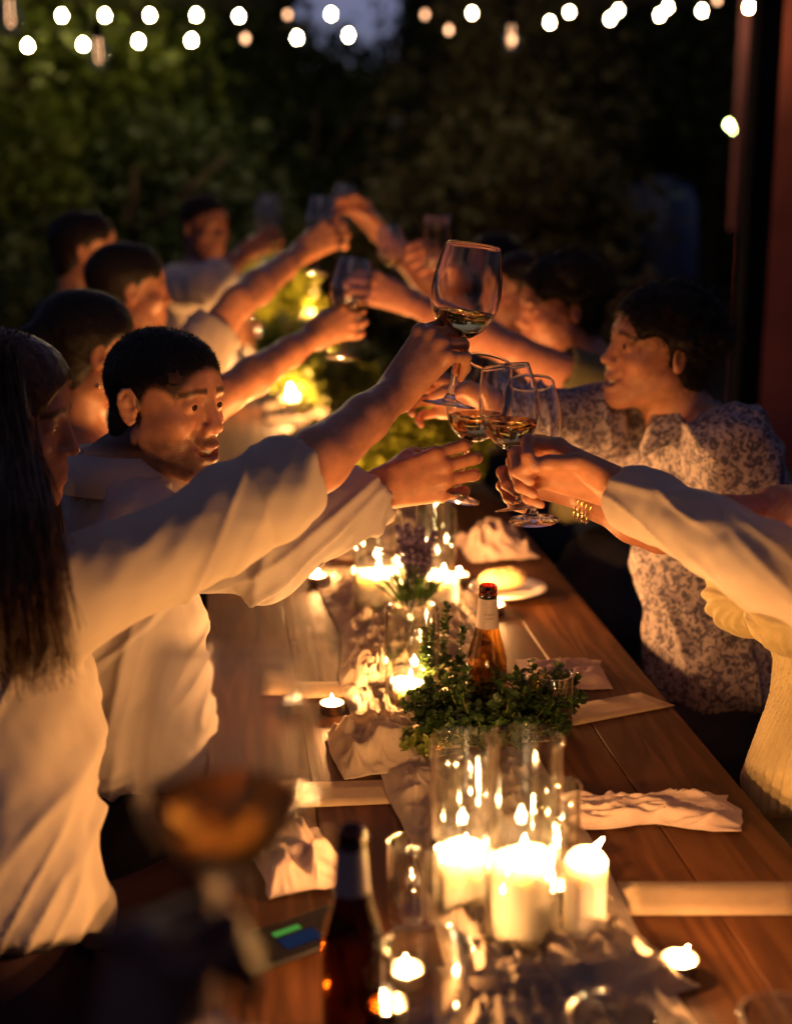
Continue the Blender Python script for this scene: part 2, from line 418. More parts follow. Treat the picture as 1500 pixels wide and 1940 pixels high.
# ================================================================== setting
def quad_sheet(name, x0, x1, y0, y1, z, mat, n=1):
    return mesh_obj(name, [(x0,y0,z),(x1,y0,z),(x1,y1,z),(x0,y1,z)], [(0,1,2,3)], mat, smooth=False)
tag(quad_sheet('ground', -60, 60, -30, 120, 0, 'ground'), kind='structure')

# red house at the right edge: wall, pilaster, downpipe
hs = empty('house', (2.6, 6.0, 0))
def in_parent(o, p): o.parent = p; o.location = Vector(o.location) - p.location; return o
def place(o, p):
    o.parent = p; o.location = (-p.location[0], -p.location[1], -p.location[2]); return o
place(MB().box((4.78, 7.20, 2.2), (4.1, .2, 4.4)).build('wall', 'red_plaster', smooth=False), hs)
place(MB().box((2.66, 7.07, 2.9), (.13, .06, 3.3)).build('pilaster', 'mauve_paint', smooth=False), hs)
tag(hs, 'red plastered house wall with a mauve corner pilaster at the right edge', 'house')
pp = empty('pergola_post', (1.715, 4.45, 0))
MB().box((0,0,1.7), (.075,.075,3.4)).build('post', 'black_metal', pp, smooth=False)
MB().box((0,0,.01), (.14,.14,.02)).build('base_plate', 'black_metal', pp, smooth=False)
tag(pp, 'black metal pergola post in front of the red house wall', 'post')
pb = empty('pergola_beam', (0, 4.45, 2.74))
MB().box((-.1,0,.03), (7.0,.08,.09)).build('beam', 'dark_wood', pb, smooth=False)
tag(pb, 'dark wooden pergola beam crossing above the table', 'beam')
fh = empty('pale_house', (3.2, 12.6, 0))
MB().box((0,0,1.25), (1.3,.4,2.5)).build('wall', 'pale_plaster', fh, smooth=False)
MB().box((0,0,2.56), (1.5,.6,.12)).build('roof', 'dark_wood', fh, smooth=False)
tag(fh, 'pale plastered garden house half hidden by trees', 'house')
bt = empty('water_barrel', (3.02, 9.6, 0))
MB().lathe([(0,0),(.24,0),(.27,.3),(.27,.9),(.25,1.3),(.20,1.42),(0,1.44)], 24).build('drum', 'blue_plastic', bt)
MB().lathe([(.10,1.42),(.11,1.47),(.0,1.48)], 16).build('lid', 'blue_plastic', bt)
tag(bt, 'blue plastic barrel standing beyond the right row of guests', 'barrel')

def leaf_mesh(P, D, U, L, W):                   # P base points, D directions, U up hints, L lengths, W half widths -> folded leaves of 2 quads
    D = D/np.linalg.norm(D, axis=1)[:,None]; S = np.cross(D, U); S /= np.maximum(np.linalg.norm(S, axis=1), 1e-6)[:,None]; Nn = np.cross(S, D)
    L = L[:,None]; W = W[:,None]
    a = P; e = P + D*L + Nn*(-.15*L); m = P + D*L*.5 + Nn*(-.10*W)
    l1 = P + D*L*.3 + S*W*.9 + Nn*W*.25; l2 = P + D*L*.72 + S*W*.8 + Nn*W*.15
    r1 = P + D*L*.3 - S*W*.9 + Nn*W*.25; r2 = P + D*L*.72 - S*W*.8 + Nn*W*.15
    n = len(P); v = np.stack([a, e, m, l1, l2, r1, r2], 1).reshape(-1, 3); o = np.arange(n)[:,None]*7
    F = np.concatenate([o+np.array([[0,2,4,3]]), o+np.array([[2,1,4,4]])[:, :], ]) if False else None
    q = np.concatenate([o+np.array([[0,3,4,2]]), o+np.array([[0,2,6,5]])])
    t = np.concatenate([o+np.array([[2,4,1]]), o+np.array([[2,1,6]])])
    return v, [tuple(x) for x in q] + [tuple(x) for x in t]
def rdir(n): d = RNG.normal(size=(n,3)); return d/np.linalg.norm(d, axis=1)[:,None]
def fast_leaves(P, D, U, L, W):                 # the same leaf as two quads in an array (quick for tens of thousands)
    D = D/np.linalg.norm(D, axis=1)[:,None]; S = np.cross(D, U); S /= np.maximum(np.linalg.norm(S, axis=1), 1e-6)[:,None]; Nn = np.cross(S, D)
    L = L[:,None]; W = W[:,None]; n = len(P)
    v = np.stack([P, P+D*L-Nn*.15*L, P+D*L*.45+S*W+Nn*W*.3, P+D*L*.45-S*W+Nn*W*.3, P+D*L*.5], 1).reshape(-1,3); o = np.arange(n)[:,None]*5
    return v, np.concatenate([o+np.array([[0,2,1,4]]), o+np.array([[0,4,1,3]])])

def tree(x, y, h, rx, rz, mat, n, label, cat='tree', leaf=.09, group='trees and bushes behind the table', seed=0):
    t = empty('garden_tree' if cat == 'tree' else 'garden_bush', (x, y, 0)); rg = np.random.default_rng(seed)
    mb = MB(); top = h - rz*.6
    mb.tube([(0,0,0),(.03,.02,top*.4),(-.04,.03,top*.8),(0,0,top)], [.09,.075,.06,.03], 8)
    for k in range(6):
        a = k*1.05+rg.random(); mb.tube([(0,0,top*(.45+.08*k)), (math.cos(a)*rx*.3, math.sin(a)*rx*.3, top*(.6+.08*k)), (math.cos(a)*rx*.7, math.sin(a)*rx*.6, h-rz+rz*(.3+.25*k/3))], [.04,.028,.01], 6)
    mb.build('trunk', 'bark', t)
    nc = 34; cc = rg.normal(size=(nc,3)); cc /= np.linalg.norm(cc, axis=1)[:,None]; cc *= (rg.random(nc)**.4)[:,None]*.85
    cr = .22 + .22*rg.random(nc)
    ci = rg.integers(0, nc, n); d = rg.normal(size=(n,3)); d /= np.linalg.norm(d, axis=1)[:,None]
    P = cc[ci] + d*(cr[ci]*(.55+.45*rg.random(n)))[:,None]
    P = P*np.array([rx, rx*.8, rz]) + np.array([0,0,h-rz]); P = P[P[:,2] > .05]; d = d[:len(P)]
    D = d + .9*rg.normal(size=P.shape)+np.array([0,0,-.3]); U = rg.normal(size=P.shape)+np.array([0,0,1.])
    v, f = fast_leaves(P, D, U, leaf*(.6+.8*rg.random(len(P))), leaf*.33*(.6+.8*rg.random(len(P))))
    o = mesh_obj('crown', v, f, mat, t, smooth=False); o['kind'] = 'stuff'
    tag(t, label, cat, group); return t
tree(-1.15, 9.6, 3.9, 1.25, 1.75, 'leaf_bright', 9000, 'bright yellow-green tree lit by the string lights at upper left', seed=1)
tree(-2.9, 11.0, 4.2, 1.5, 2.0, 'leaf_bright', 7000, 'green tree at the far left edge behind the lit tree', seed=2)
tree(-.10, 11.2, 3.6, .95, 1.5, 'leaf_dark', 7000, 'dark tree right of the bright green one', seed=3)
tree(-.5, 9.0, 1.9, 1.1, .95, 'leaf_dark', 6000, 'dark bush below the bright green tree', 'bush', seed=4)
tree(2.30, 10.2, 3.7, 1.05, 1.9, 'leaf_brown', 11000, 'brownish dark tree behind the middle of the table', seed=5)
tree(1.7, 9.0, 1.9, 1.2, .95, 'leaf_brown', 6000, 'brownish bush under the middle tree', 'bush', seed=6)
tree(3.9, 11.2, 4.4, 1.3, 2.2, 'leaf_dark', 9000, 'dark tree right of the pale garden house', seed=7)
tree(.80, 11.7, 2.4, 1.0, 1.15, 'leaf_dark', 8000, 'low dark tree below the gap of blue sky', 'bush', seed=10)
tree(2.95, 10.6, 1.6, .6, .8, 'leaf_brown', 3000, 'low bush in front of the pale garden house', 'bush', seed=8)
tree(2.75, 13.6, 4.6, 1.2, 1.9, 'leaf_dark', 6000, 'dark tree rising behind the pale garden house', seed=9)
# clipped hedge closing the garden
def hedge(x0, x1, y, h, label, seed):
    t = empty('hedge', ((x0+x1)/2, y, 0)); rg = np.random.default_rng(seed); w = x1-x0
    core = MB(); nx, nz = 16, 8
    MB().box((0,.35,h/2-.1), (w-.2,.5,h-.25)).build('branches', 'leaf_dark', t, smooth=False)
    n = int(w*h*330); P = np.stack([(rg.random(n)-.5)*w, .25*rg.normal(size=n)-.02, rg.random(n)*h + .12*rg.normal(size=n)], 1); P[:,2] = np.abs(P[:,2])
    D = rg.normal(size=(n,3))+np.array([0,-.8,0]); U = rg.normal(size=(n,3))+np.array([0,0,1.])
    v, f = fast_leaves(P, D, U, .17*(.6+.8*rg.random(n)), .07*(.6+.8*rg.random(n)))
    o = mesh_obj('foliage', v, f, 'leaf_dark', t, smooth=False); o['kind'] = 'stuff'
    tag(t, label, 'hedge', 'tall hedge around the garden')
hedge(-9, .98, 15.0, 5.2, 'tall dark hedge on the left behind the trees', 21)
hedge(.9, 2.0, 15.3, 2.75, 'low gap in the hedge where blue dusk sky shows', 22)
hedge(1.9, 9.5, 15.0, 5.2, 'tall dark hedge on the right behind the trees', 23)

# ================================================================== table and benches
TX0, TX1, TY0, TY1, TZ = -.035, .705, .55, 8.4, .75
table = empty('table', (.335, .55, 0))
npl = 5; pw = (TX1-TX0)/npl
for i in range(npl):
    x = TX0 + pw*(i+.5) - .335; w = pw-.0016; y0, y1 = 0, TY1-TY0; b_ = .0012; z = TZ; t_ = .04
    pts = [(x-w/2,y0),(x+w/2,y0),(x+w/2,y1),(x-w/2,y1)]
    v = [(p[0],p[1],z-t_) for p in pts]+[(p[0],p[1],z-b_) for p in pts]
    v += [(x-w/2+b_,y0+b_,z),(x+w/2-b_,y0+b_,z),(x+w/2-b_,y1-b_,z),(x-w/2+b_,y1-b_,z)]
    f = [(3,2,1,0),(0,1,5,4),(1,2,6,5),(2,3,7,6),(3,0,4,7),(4,5,9,8),(5,6,10,9),(6,7,11,10),(7,4,8,11),(8,9,10,11)]
    mesh_obj('plank', v, f, 'table_wood', table, smooth=False)
MB().box((0,3.9,.665), (.60,7.5,.08)).build('apron', 'dark_wood', table, smooth=False)
for yy in (.5, 2.5, 4.7, 7.4):
    for sx in (-1, 1): MB().box((sx*.27, yy, .3125), (.08,.08,.625)).build('leg', 'dark_wood', table, smooth=False)
tag(table, 'long rustic wooden plank table set for a candlelit dinner', 'table')
for sx, lab in ((-.42, 'dark wooden bench along the left side of the table'), (1.10, 'dark wooden bench along the right side of the table')):
    bn = empty('bench', (sx, .8, 0))
    for k in (-1, 1): MB().box((k*.085, 3.6, .435), (.16, 7.2, .035)).build('seat_plank', 'dark_wood', bn, smooth=False)
    for yy in (.3, 2.0, 4.0, 6.8): MB().box((0, yy, .208), (.26, .07, .416)).build('leg', 'dark_wood', bn, smooth=False)
    tag(bn, lab, 'bench', 'benches beside the table')

# ================================================================== candles
def flame(p, parent, s=.6, lean=0.0, power=1.0):
    s = s*.85
    prof = [(0,0),(.0040,.002),(.0060,.008),(.0056,.014),(.0036,.022),(.0012,.029),(0,.032)]
    mb = MB(); mb.lathe([(r*s, z*s) for r, z in prof], 10)
    mb.v = [(x+lean*z*1.0, y, z) for x, y, z in mb.v]
    o = mb.build('flame', 'flame', parent); o.location = p
    ld = bpy.data.lights.new('flame_light', 'POINT'); ld.energy = CANDLE_W*power; ld.color = FLAME_COL; ld.shadow_soft_size = .0048*max(s, .7)
    lo_ = bpy.data.objects.new('flame_light', ld); COL.objects.link(lo_); lo_.parent = parent; s = s; lo_.location = (p[0]+lean*.011*s, p[1], p[2]+.0135*s)
def pillar(px, py, r, h, label, z=TZ+.002, power=1.0, lean=0.0, s=.75, pos=None):
    p = tab(px, py) if pos is None else pos; e = empty('pillar_candle', (p[0], p[1], z))
    seed = RNG.random()*9; n = 40; mb = MB()
    prof = [(0,0),(r*.96,0),(r,.003),(r,h*.5),(r*1.0,h-.004),(r*.96,h),(r*.89,h-.001),(r*.82,h-.004),(r*.70,h-.0055),(r*.3,h-.006),(0,h-.006)]
    mb.lathe(prof, n)
    v = np.array(mb.v); a = np.arctan2(v[:,1], v[:,0]); up_ = np.clip((v[:,2]-h*.7)/(h*.3), 0, 1)
    v[:,2] += up_*.0035*np.sin(a*2+seed)*(np.hypot(v[:,0], v[:,1]) > r*.7)
    rr = 1+.012*np.sin(a*5+seed*3+v[:,2]*60); v[:,0] *= rr; v[:,1] *= rr
    mesh_obj('wax', v, mb.f, 'wax', e)
    MB().tube([(0,0,h-.007),(.001,0,h+.001),(.002+lean*.002,0,h+.007)], .0011, 6).build('wick', 'wick', e)
    flame((.002, 0, h+.002), e, s=s, lean=lean, power=power)
    tag(e, label, 'candle', 'lit pillar candles on the table'); return e
def tealight(px, py, label, power=.55, lean=0.0, pos=None, s=.62, z=TZ+.0015):
    p = tab(px, py) if pos is None else pos; e = empty('tealight', (p[0], p[1], z)); r = .0195
    MB().lathe([(0,0),(r*.96,0),(r,.001),(r,.0155),(r*1.02,.016),(r*.98,.016),(r*.97,.010),(r*.97,.002)], 32).build('cup', 'tin', e)
    MB().lathe([(r*.965,.003),(r*.965,.0125),(r*.9,.0120),(.003,.0115),(0,.0115)], 32).build('wax', 'wax', e)
    MB().tube([(0,0,.011),(.0005,0,.018)], .0009, 6).build('wick', 'wick', e)
    flame((0, 0, .014), e, s=s, lean=lean, power=power)
    tag(e, label, 'candle', 'small tealights on the table'); return e
def vase(px, py, r, h, label, mat='clear_glass', t=.0025, flute=0, depth=0, pos=None, name='glass_cylinder', cat='candle holder', group='clear glass candle cylinders', z=TZ+.001, n=48, taper=1.0):
    p = tab(px, py) if pos is None else pos; mb = MB(); R = lambda q: r*(taper+(1-taper)*q)
    outer = [(0,0),(R(0)*.95,0),(R(0),.003),(R(.33),h*.33),(R(.66),h*.66),(R(1),h-.0025),(R(1)+.0005,h-.0015),(R(1)+.0003,h-.0004),(R(1)-t*.5,h)]
    mb.lathe(outer, n if not flute else flute*6, flute=flute, depth=depth)
    k = len(mb.v); mb2 = MB().lathe([(R(1)-t*.5,h),(R(1)-t-.0003,h-.0004),(R(1)-t-.0005,h-.0015),(R(1)-t,h-.0025),(R(.66)-t,h*.66),(R(.33)-t,h*.33),(R(0)-t,.007),(0,.006)], n if not flute else flute*6)
    mb.add(mb2.v, mb2.f)
    o = mb.build(name, mat); o.location = (p[0], p[1], z); tag(o, label, cat, group); return o

# near cluster
pillar(878, 1708, .036, .062, 'short wide lit candle inside the left of the near glass cylinders', power=1.0, s=.8)
vase(878, 1712, .0405, .205, 'tall clear glass cylinder at left of the near candle cluster')
pillar(985, 1788, .033, .105, 'tall lit pillar candle inside the middle near glass cylinder', power=1.0, s=.9)
vase(985, 1790, .0415, .245, 'tallest clear glass cylinder in the middle of the near candle cluster')
vase(1042, 1712, .032, .150, 'shorter glass cylinder behind the bare pillar candle')
tealight(1042, 1712, 'tealight burning inside the short near glass cylinder', s=.9, power=.35, z=TZ+.009)
pillar(1105, 1778, .0235, .098, 'bare cream pillar candle at the right of the near cluster', power=.6, lean=.8, s=.75)
vase(782, 1745, .029, .098, 'ribbed clear tumbler beside the brown beer bottle', flute=22, depth=.02, name='ribbed_tumbler', cat='tumbler', group='ribbed tumblers', t=.003, mat='tumbler_glass')
tealight(768, 1862, 'tealight glowing behind the empty front tumbler', s=.7, power=.6)
tealight(735, 1930, 'tealight at the bottom edge beside the near beer bottle', s=.7, power=.6)
tealight(1285, 1842, 'tealight with slanting flame at the lower right', lean=.6, s=.6, power=.35)
vase(0, 0, .044, .100, 'empty clear tumbler at the bottom centre', t=.003, pos=tab(810,1790,z=.851), name='tumbler', cat='tumbler', group='front tumblers', taper=.85, mat='tumbler_glass')
vase(0, 0, .042, .10, 'clear tumbler at the bottom edge right of the centre', t=.003, pos=tab(1162,1925,z=.851), name='tumbler', cat='tumbler', group='front tumblers', taper=.85, mat='tumbler_glass')
vase(0, 0, .040, .075, 'clear tumbler cut by the bottom right corner', t=.003, pos=tab(1480,1925,z=.826), name='tumbler', cat='tumbler', group='front tumblers', taper=.85, mat='tumbler_glass')
# middle
tealight(629, 1350, 'tealight on the bare planks in front of the left menu card')
pillar(775, 1338, .026, .040, 'short lit candle inside the glass cylinder left of the plant', power=1.0)
vase(780, 1342, .0435, .165, 'clear glass cylinder at the left of the leafy plant')
vase(812, 1290, .034, .135, 'narrow glass cylinder behind the one beside the plant')
tealight(812, 1290, 'tealight inside the narrow glass cylinder', z=TZ+.009)
tealight(850, 1335, 'tealight hidden among the leaves in front of the bottle', power=.7)
vase(1045, 1392, .029, .098, 'ribbed clear tumbler at the right of the leafy plant', flute=22, depth=.02, name='ribbed_tumbler', cat='tumbler', group='ribbed tumblers', t=.003, mat='tumbler_glass')
tealight(937, 1160, 'tealight right of the beer bottle neck', power=.5)
tealight(602, 1104, 'tealight under the stretched shirt cuff on the left planks')
# second cluster
pillar(716, 1158, .041, .078, 'wide lit candle left of the lavender plant', power=1.6, s=.85)
vase(716, 1159, .0475, .20, 'glass cylinder around the wide candle left of the lavender')
pillar(838, 1160, .030, .072, 'lit candle right of the lavender plant', power=1.4, s=.8)
vase(825, 1128, .040, .20, 'glass cylinder behind the right lavender candle')
pillar(775, 1128, .034, .075, 'lit candle directly behind the lavender plant', power=1.4, s=.8)
tealight(870, 1102, 'tealight beside the plate with bread', power=.5)
# farther clusters
pillar(648, 930, .030, .06, 'lit candle under the outstretched left cuff', power=2.2)
vase(648, 931, .040, .16, 'glass cylinder farther along under the left cuff')
pillar(612, 925, .030, .05, 'second lit candle behind the left forearm', power=2.2)
pillar(742, 915, .030, .06, 'lit candle in front of the yellow flowers', power=4.0)
vase(742, 916, .040, .17, 'glass cylinder in front of the yellow flowers')
tealight(700, 985, 'tealight between the second and third clusters', power=.8)
pillar(550, 785, .030, .06, 'far lit candle above the rolled sleeve', power=2.8, s=1.5)
pillar(720, 770, .030, .05, 'far lit candle hidden by the raised hand', power=3.0)
pillar(610, 690, .030, .05, 'far lit candle near the foot of a raised glass', power=3.2)
pillar(480, 640, .030, .05, 'farthest lit candle left of the table middle', power=4.0)
pillar(590, 612, .030, .05, 'farthest lit candle right of the table middle', power=4.0)

# ================================================================== bottles
def bottle(px, py, glass, label, neck_label=True, H=.228, R=.0305, rot=0):
    p = tab(px, py); e = empty('beer_bottle', (p[0], p[1], TZ+.0015)); s = H/.228
    prof = [(0,.004),(R*.7,.002),(R*.93,0),(R,.004),(R,.10*s),(R*.985,.112*s),(R*.86,.130*s),(R*.66,.150*s),(.0165,.168*s),(.0150,.190*s),(.0136,.208*s)]
    MB().lathe(prof, 40).build('body', glass, e)
    MB().lathe([(.0136,.208*s),(.0132,.2095*s),(.0145,.2105*s),(.0148,.2135*s),(.0135,.2150*s),(.0132,.2165*s),(.0138,.2180*s),(.0141,.2225*s),(.0135,.2265*s),(.0120,.228*s),(.0095,.2270*s),(.0092,.215*s)], 40).build('lip', 'brown_glass' if glass == 'brown_glass' else 'amber_dark', e)
    if neck_label:
        lb = MB().lathe([(.0180,.1625*s),(.0170,.168*s),(.0155,.190*s),(.0141,.208*s)], 40).build('neck_label', 'label_paper', e)
        for k, (txt, sz) in enumerate((('- - - -', .0032), ('-- --- --', .0026), ('IN BUDO', .0040), ('COMPA', .0036)) if rot == 0 else ()):
            z = (.1965-.0062*k)*s; cu = bpy.data.curves.new('t', 'FONT'); cu.body = txt; cu.size = sz; cu.align_x = 'CENTER'
            to = bpy.data.objects.new('t', cu); COL.objects.link(to); dg = bpy.context.evaluated_depsgraph_get()
            me = bpy.data.meshes.new_from_object(to.evaluated_get(dg)); bpy.data.objects.remove(to)
            rr = .0155+(.190*s-z)*.072+.0004
            for vv in me.vertices:
                a = vv.co.x/rr + rot - math.pi/2; vv.co = (rr*math.cos(a), rr*math.sin(a), z+vv.co.y)
            me.materials.clear(); me.materials.append(MATS['ink']); lo_ = bpy.data.objects.new('lettering', me); COL.objects.link(lo_); lo_.parent = lb
    tag(e, label, 'bottle', 'beer bottles'); return e
thin_glass('amber_dark', tint=(.30,.075,.02), boost=1.3)
bottle(920, 1378, 'amber_glass', 'amber beer bottle with pale neck label among the leaves')
bottle(668, 1968, 'brown_glass', 'dark brown beer bottle with pale neck label in the near blur', rot=.5)

# ================================================================== plates, papers, cloth, phone
def paper(corners, label):
    pts = [tab(*c, z=TZ+.0012) for c in corners]; c0 = np.mean(pts, 0); n = 8; V = []; F = []
    for i in range(n+1):
        for j in range(4):
            u = i/n; w = j/3; q = (pts[0]*(1-u)+pts[1]*u)*(1-w)+(pts[3]*(1-u)+pts[2]*u)*w - c0
            V.append((q[0], q[1], .0015*math.sin(u*5+1)*(1-abs(2*w-1))*.5+.001))
    for i in range(n):
        for j in range(3): F.append((i*4+j, (i+1)*4+j, (i+1)*4+j+1, i*4+j+1))
    o = mesh_obj('menu_card', V, F, 'paper'); o.location = (c0[0], c0[1], TZ+.001)
    sm = o.modifiers.new('thick', 'SOLIDIFY'); sm.thickness = .0006; sm.offset = 1
    tag(o, label, 'paper', 'kraft paper menu cards')
paper([(1178,1735),(1530,1735),(1522,1672),(1168,1672)], 'kraft paper menu card at the right edge below the twisted napkin')
paper([(1085,1376),(1278,1338),(1212,1313),(1060,1340)], 'kraft paper menu card right of the leafy plant')
paper([(508,1326),(716,1320),(704,1292),(522,1294)], 'kraft paper menu card behind the tealight on the left planks')
paper([(556,1532),(780,1522),(760,1478),(566,1484)], 'kraft paper menu card behind the near beer bottle')
paper([(420,1010),(560,1004),(556,990),(426,994)], 'kraft paper menu card under the stretched white sleeves')

def cloth(name, cx, cy, lx, ly, rot, H, label, mat, cat, group, seed, stretch=(1,1), nx=70, ny=50, twist=0.0, edge=.12, fold=9.0, lift=0.0):
    rg = np.random.default_rng(seed); u, w = np.meshgrid(np.linspace(-1,1,nx), np.linspace(-1,1,ny), indexing='ij'); u = u.ravel(); w = w.ravel()
    o3 = rg.random(3)*40; q = np.stack([u*2+o3[0], w*2+o3[1], u*0+o3[2]], 1)
    wx = vnoise(q)-.5; wy = vnoise(q+17.3)-.5
    x = (u + edge*2*wx)*lx/2; y = (w*(1-twist*np.exp(-(u/.45)**2)) + edge*2*wy)*ly/2
    s1 = np.stack([(x*stretch[0]+.03*wy)*fold*2.2+o3[0], (y*stretch[1]+.03*wx)*fold*2.2, u*0+o3[2]], 1)*1.6
    r1 = 1-np.abs(2*vnoise(s1)-1); r2 = 1-np.abs(2*vnoise(s1*2.3+9)-1); r3 = vnoise(s1*5+3)
    mask = np.clip((1-np.maximum(np.abs(u), np.abs(w)))*3.5, .12, 1)
    z = H*(r1**1.6*.72+r2**2*.3+.05*r3)*mask + lift*H*np.clip(1-u*u-w*w, 0, 1) + .001
    c, s_ = math.cos(rot), math.sin(rot); V = np.stack([x*c-y*s_, x*s_+y*c, z], 1)
    ii = np.arange(nx*ny).reshape(nx, ny); F = np.stack([ii[:-1,:-1], ii[1:,:-1], ii[1:,1:], ii[:-1,1:]], -1).reshape(-1,4)
    o = mesh_obj(name, V, F, mat); o.location = (cx, cy, TZ+.0015); sm = o.modifiers.new('thick', 'SOLIDIFY'); sm.thickness = .001; sm.offset = 0
    tag(o, label, cat, group); return o
def cl(px, py): p = tab(px, py); return p[0], p[1]
cloth('table_runner', .335, 1.52, .24, .86, 0, .022, 'crumpled off-white gauze runner under the near candle cluster', 'gauze', 'cloth', 'gauze table runners', 31, stretch=(1.6,.8), nx=110, ny=230, edge=.14, fold=8)
cloth('table_runner', .335, 2.45, .28, .98, 0, .032, 'crumpled off-white gauze runner around the lavender plant', 'gauze', 'cloth', 'gauze table runners', 32, stretch=(1.6,.8), nx=110, ny=230, edge=.14, fold=8)
cloth('table_runner', .335, 3.75, .30, 1.5, 0, .030, 'off-white gauze runner under the farther candles', 'gauze', 'cloth', 'gauze table runners', 33, nx=50, ny=120, fold=5)
cloth('table_runner', .340, 6.2, .36, 3.2, 0, .030, 'off-white gauze runner at the far end of the table', 'gauze', 'cloth', 'gauze table runners', 34, nx=40, ny=120, fold=6)
x, y = cl(1215, 1545); cloth('napkin', x, y, .25, .11, -.12, .022, 'twisted napkin lying across the right planks', 'napkin_cloth', 'napkin', 'cloth napkins', 41, stretch=(.5,1.6), twist=.45, fold=11)
x, y = cl(1062, 1282); cloth('napkin', x, y, .15, .13, -.15, .016, 'folded napkin behind the ribbed tumbler', 'napkin_cloth', 'napkin', 'cloth napkins', 42, stretch=(.6,1.2), fold=9)
x, y = cl(560, 1640); cloth('napkin', x, y, .10, .16, .2, .034, 'crumpled napkin left of the near beer bottle', 'napkin_cloth', 'napkin', 'cloth napkins', 43, fold=9, lift=.5)
x, y = cl(935, 1045); cloth('napkin', x, y, .15, .18, .1, .040, 'bunched napkin beyond the bread plate', 'napkin_cloth', 'napkin', 'cloth napkins', 44, fold=9, lift=.9)
x, y = cl(715, 1425); cloth('napkin', x, y, .13, .17, .1, .034, 'bunched gauze napkin left of the leafy plant', 'gauze', 'napkin', 'cloth napkins', 45, fold=9, lift=.6)
x, y = cl(710, 1305); cloth('napkin', x, y, .07, .12, .0, .040, 'small bunched gauze knot at the left glass cylinder', 'gauze', 'napkin', 'cloth napkins', 46, fold=12, lift=.8)
x, y = cl(1150, 1850); cloth('napkin', x, y, .15, .12, .3, .024, 'bunched gauze at the foot of the bare pillar candle', 'gauze', 'napkin', 'cloth napkins', 47, fold=7, lift=.5)
x, y = cl(990, 1880); cloth('napkin', x, y, .17, .09, -.1, .020, 'bunched gauze in front of the near candles', 'gauze', 'napkin', 'cloth napkins', 48, fold=11, lift=.4)

x, y = cl(962, 1128); pl = MB().lathe([(0,.004),(.050,.004),(.056,.006),(.076,.016),(.078,.0165),(.076,.0185),(.055,.009),(.050,.0075),(0,.0075)], 48).build('plate', 'plate'); pl.location = (x, y, TZ+.001)
tag(pl, 'small white plate holding bread beyond the beer bottle', 'plate')
br = Field((-.06,-.05,0), (.06,.05,.07), .0025)
br.ell((-.012,0,.022), (.040,.026,.021), k=.01); br.ell((.016,.004,.024), (.030,.024,.021), k=.01)
for a in (-.03,-.01,.012,.03): br.cone((a,-.03,.05), (a+.006,.03,.05), .004, .004, k=.004, mode='sub')
v, f = br.mesh(); v[:,2] += .003*vnoise(v*120); o = mesh_obj('bread_roll', v, f, 'bread'); o.location = (x-.008, y+.004, TZ+.0095); tag(o, 'golden bread roll on the small white plate', 'bread')

pc = tab(548, 1790); ph = empty('phone', (pc[0], pc[1], TZ+.002), (0,0,math.radians(-62)))
pm = MB().box((0,0,.004), (.072,.148,.008)).build('body', 'phone_case', ph, smooth=False)
bv = pm.modifiers.new('b', 'BEVEL'); bv.width = .003; bv.segments = 3
MB().box((-.012,.004,.0085), (.009,.034,.0006)).build('screen_widget', 'screen_green', ph, smooth=False)
MB().box((.010,.008,.0085), (.024,.046,.0006)).build('screen_widget', 'screen_blue', ph, smooth=False)
MB().box((-.012,-.058,.0085), (.012,.008,.0006)).build('screen_widget', 'screen_cyan', ph, smooth=False)
MB().box((.02,.060,.0085), (.014,.006,.0006)).build('screen_widget', 'screen_blue', ph, smooth=False)
tag(ph, 'black phone with green and blue notifications lying on the planks', 'phone')

# ================================================================== plants on the table
def sprig_plant(pos, label, mat, n_sprig, rad, hgt, leaf, per, seed, name='leafy_plant', group='greenery centrepieces', spread=1.0, aspect=1.0):
    rg = np.random.default_rng(seed); e = empty(name, (pos[0], pos[1], TZ+.0015)); P = []; D = []; U = []; L = []; W = []; st = MB()
    for k in range(n_sprig):
        a = rg.random()*2*math.pi; rr = rad*math.sqrt(rg.random()); tip = V3(math.cos(a)*rr*aspect, math.sin(a)*rr*.75, hgt*(.35+.65*rg.random())*(1.08-.55*(rr/rad)**2))
        base = V3(tip[0]*.35, tip[1]*.35, .005); mid = (base+tip)/2+V3(tip[0]*.18, tip[1]*.18, .02)*spread
        pts = [base, (base*2+mid)/3*1.0, mid, (mid+tip)/2+V3(0,0,.008), tip]; st.tube(pts, [.0014,.0013,.0011,.0009,.0005], 5, cap=False)
        for j in range(per):
            t = .25+.75*j/per; i = min(int(t*4), 3); q = pts[i]+(pts[i+1]-pts[i])*(t*4-i); ax = nrm(pts[i+1]-pts[i]); an = j*2.0+rg.random()
            s_ = nrm(np.cross(ax, V3(math.cos(an), math.sin(an), .3)))
            for sg in (1,-1):
                P.append(q); D.append(s_*sg+ax*.55+.25*rg.normal(size=3)); U.append(ax+.4*rg.normal(size=3)); l = leaf*(.65+.6*rg.random())*(1.1-.45*t); L.append(l); W.append(l*.36)
    st.build('stems', 'leaf_mid', e)
    v, f = leaf_mesh(np.array(P), np.array(D), np.array(U), np.array(L), np.array(W)); o = mesh_obj('leaves', v, f, mat, e, smooth=True); o['kind'] = 'stuff'
    tag(e, label, 'plant', group); return e
p = tab(922, 1405); sprig_plant(p, 'dark green boxwood sprigs around the amber beer bottle', 'leaf_box', 112, .132, .118, .017, 15, 51)
p = tab(850, 1330); sprig_plant(p+V3(-.01,.02,0), 'tall boxwood sprig between glass cylinder and bottle neck', 'leaf_box', 14, .05, .17, .015, 18, 52)
p = tab(1030, 1370); sprig_plant(p, 'small eucalyptus sprigs hanging over the right ribbed tumbler', 'leaf_box', 26, .07, .10, .016, 12, 53)
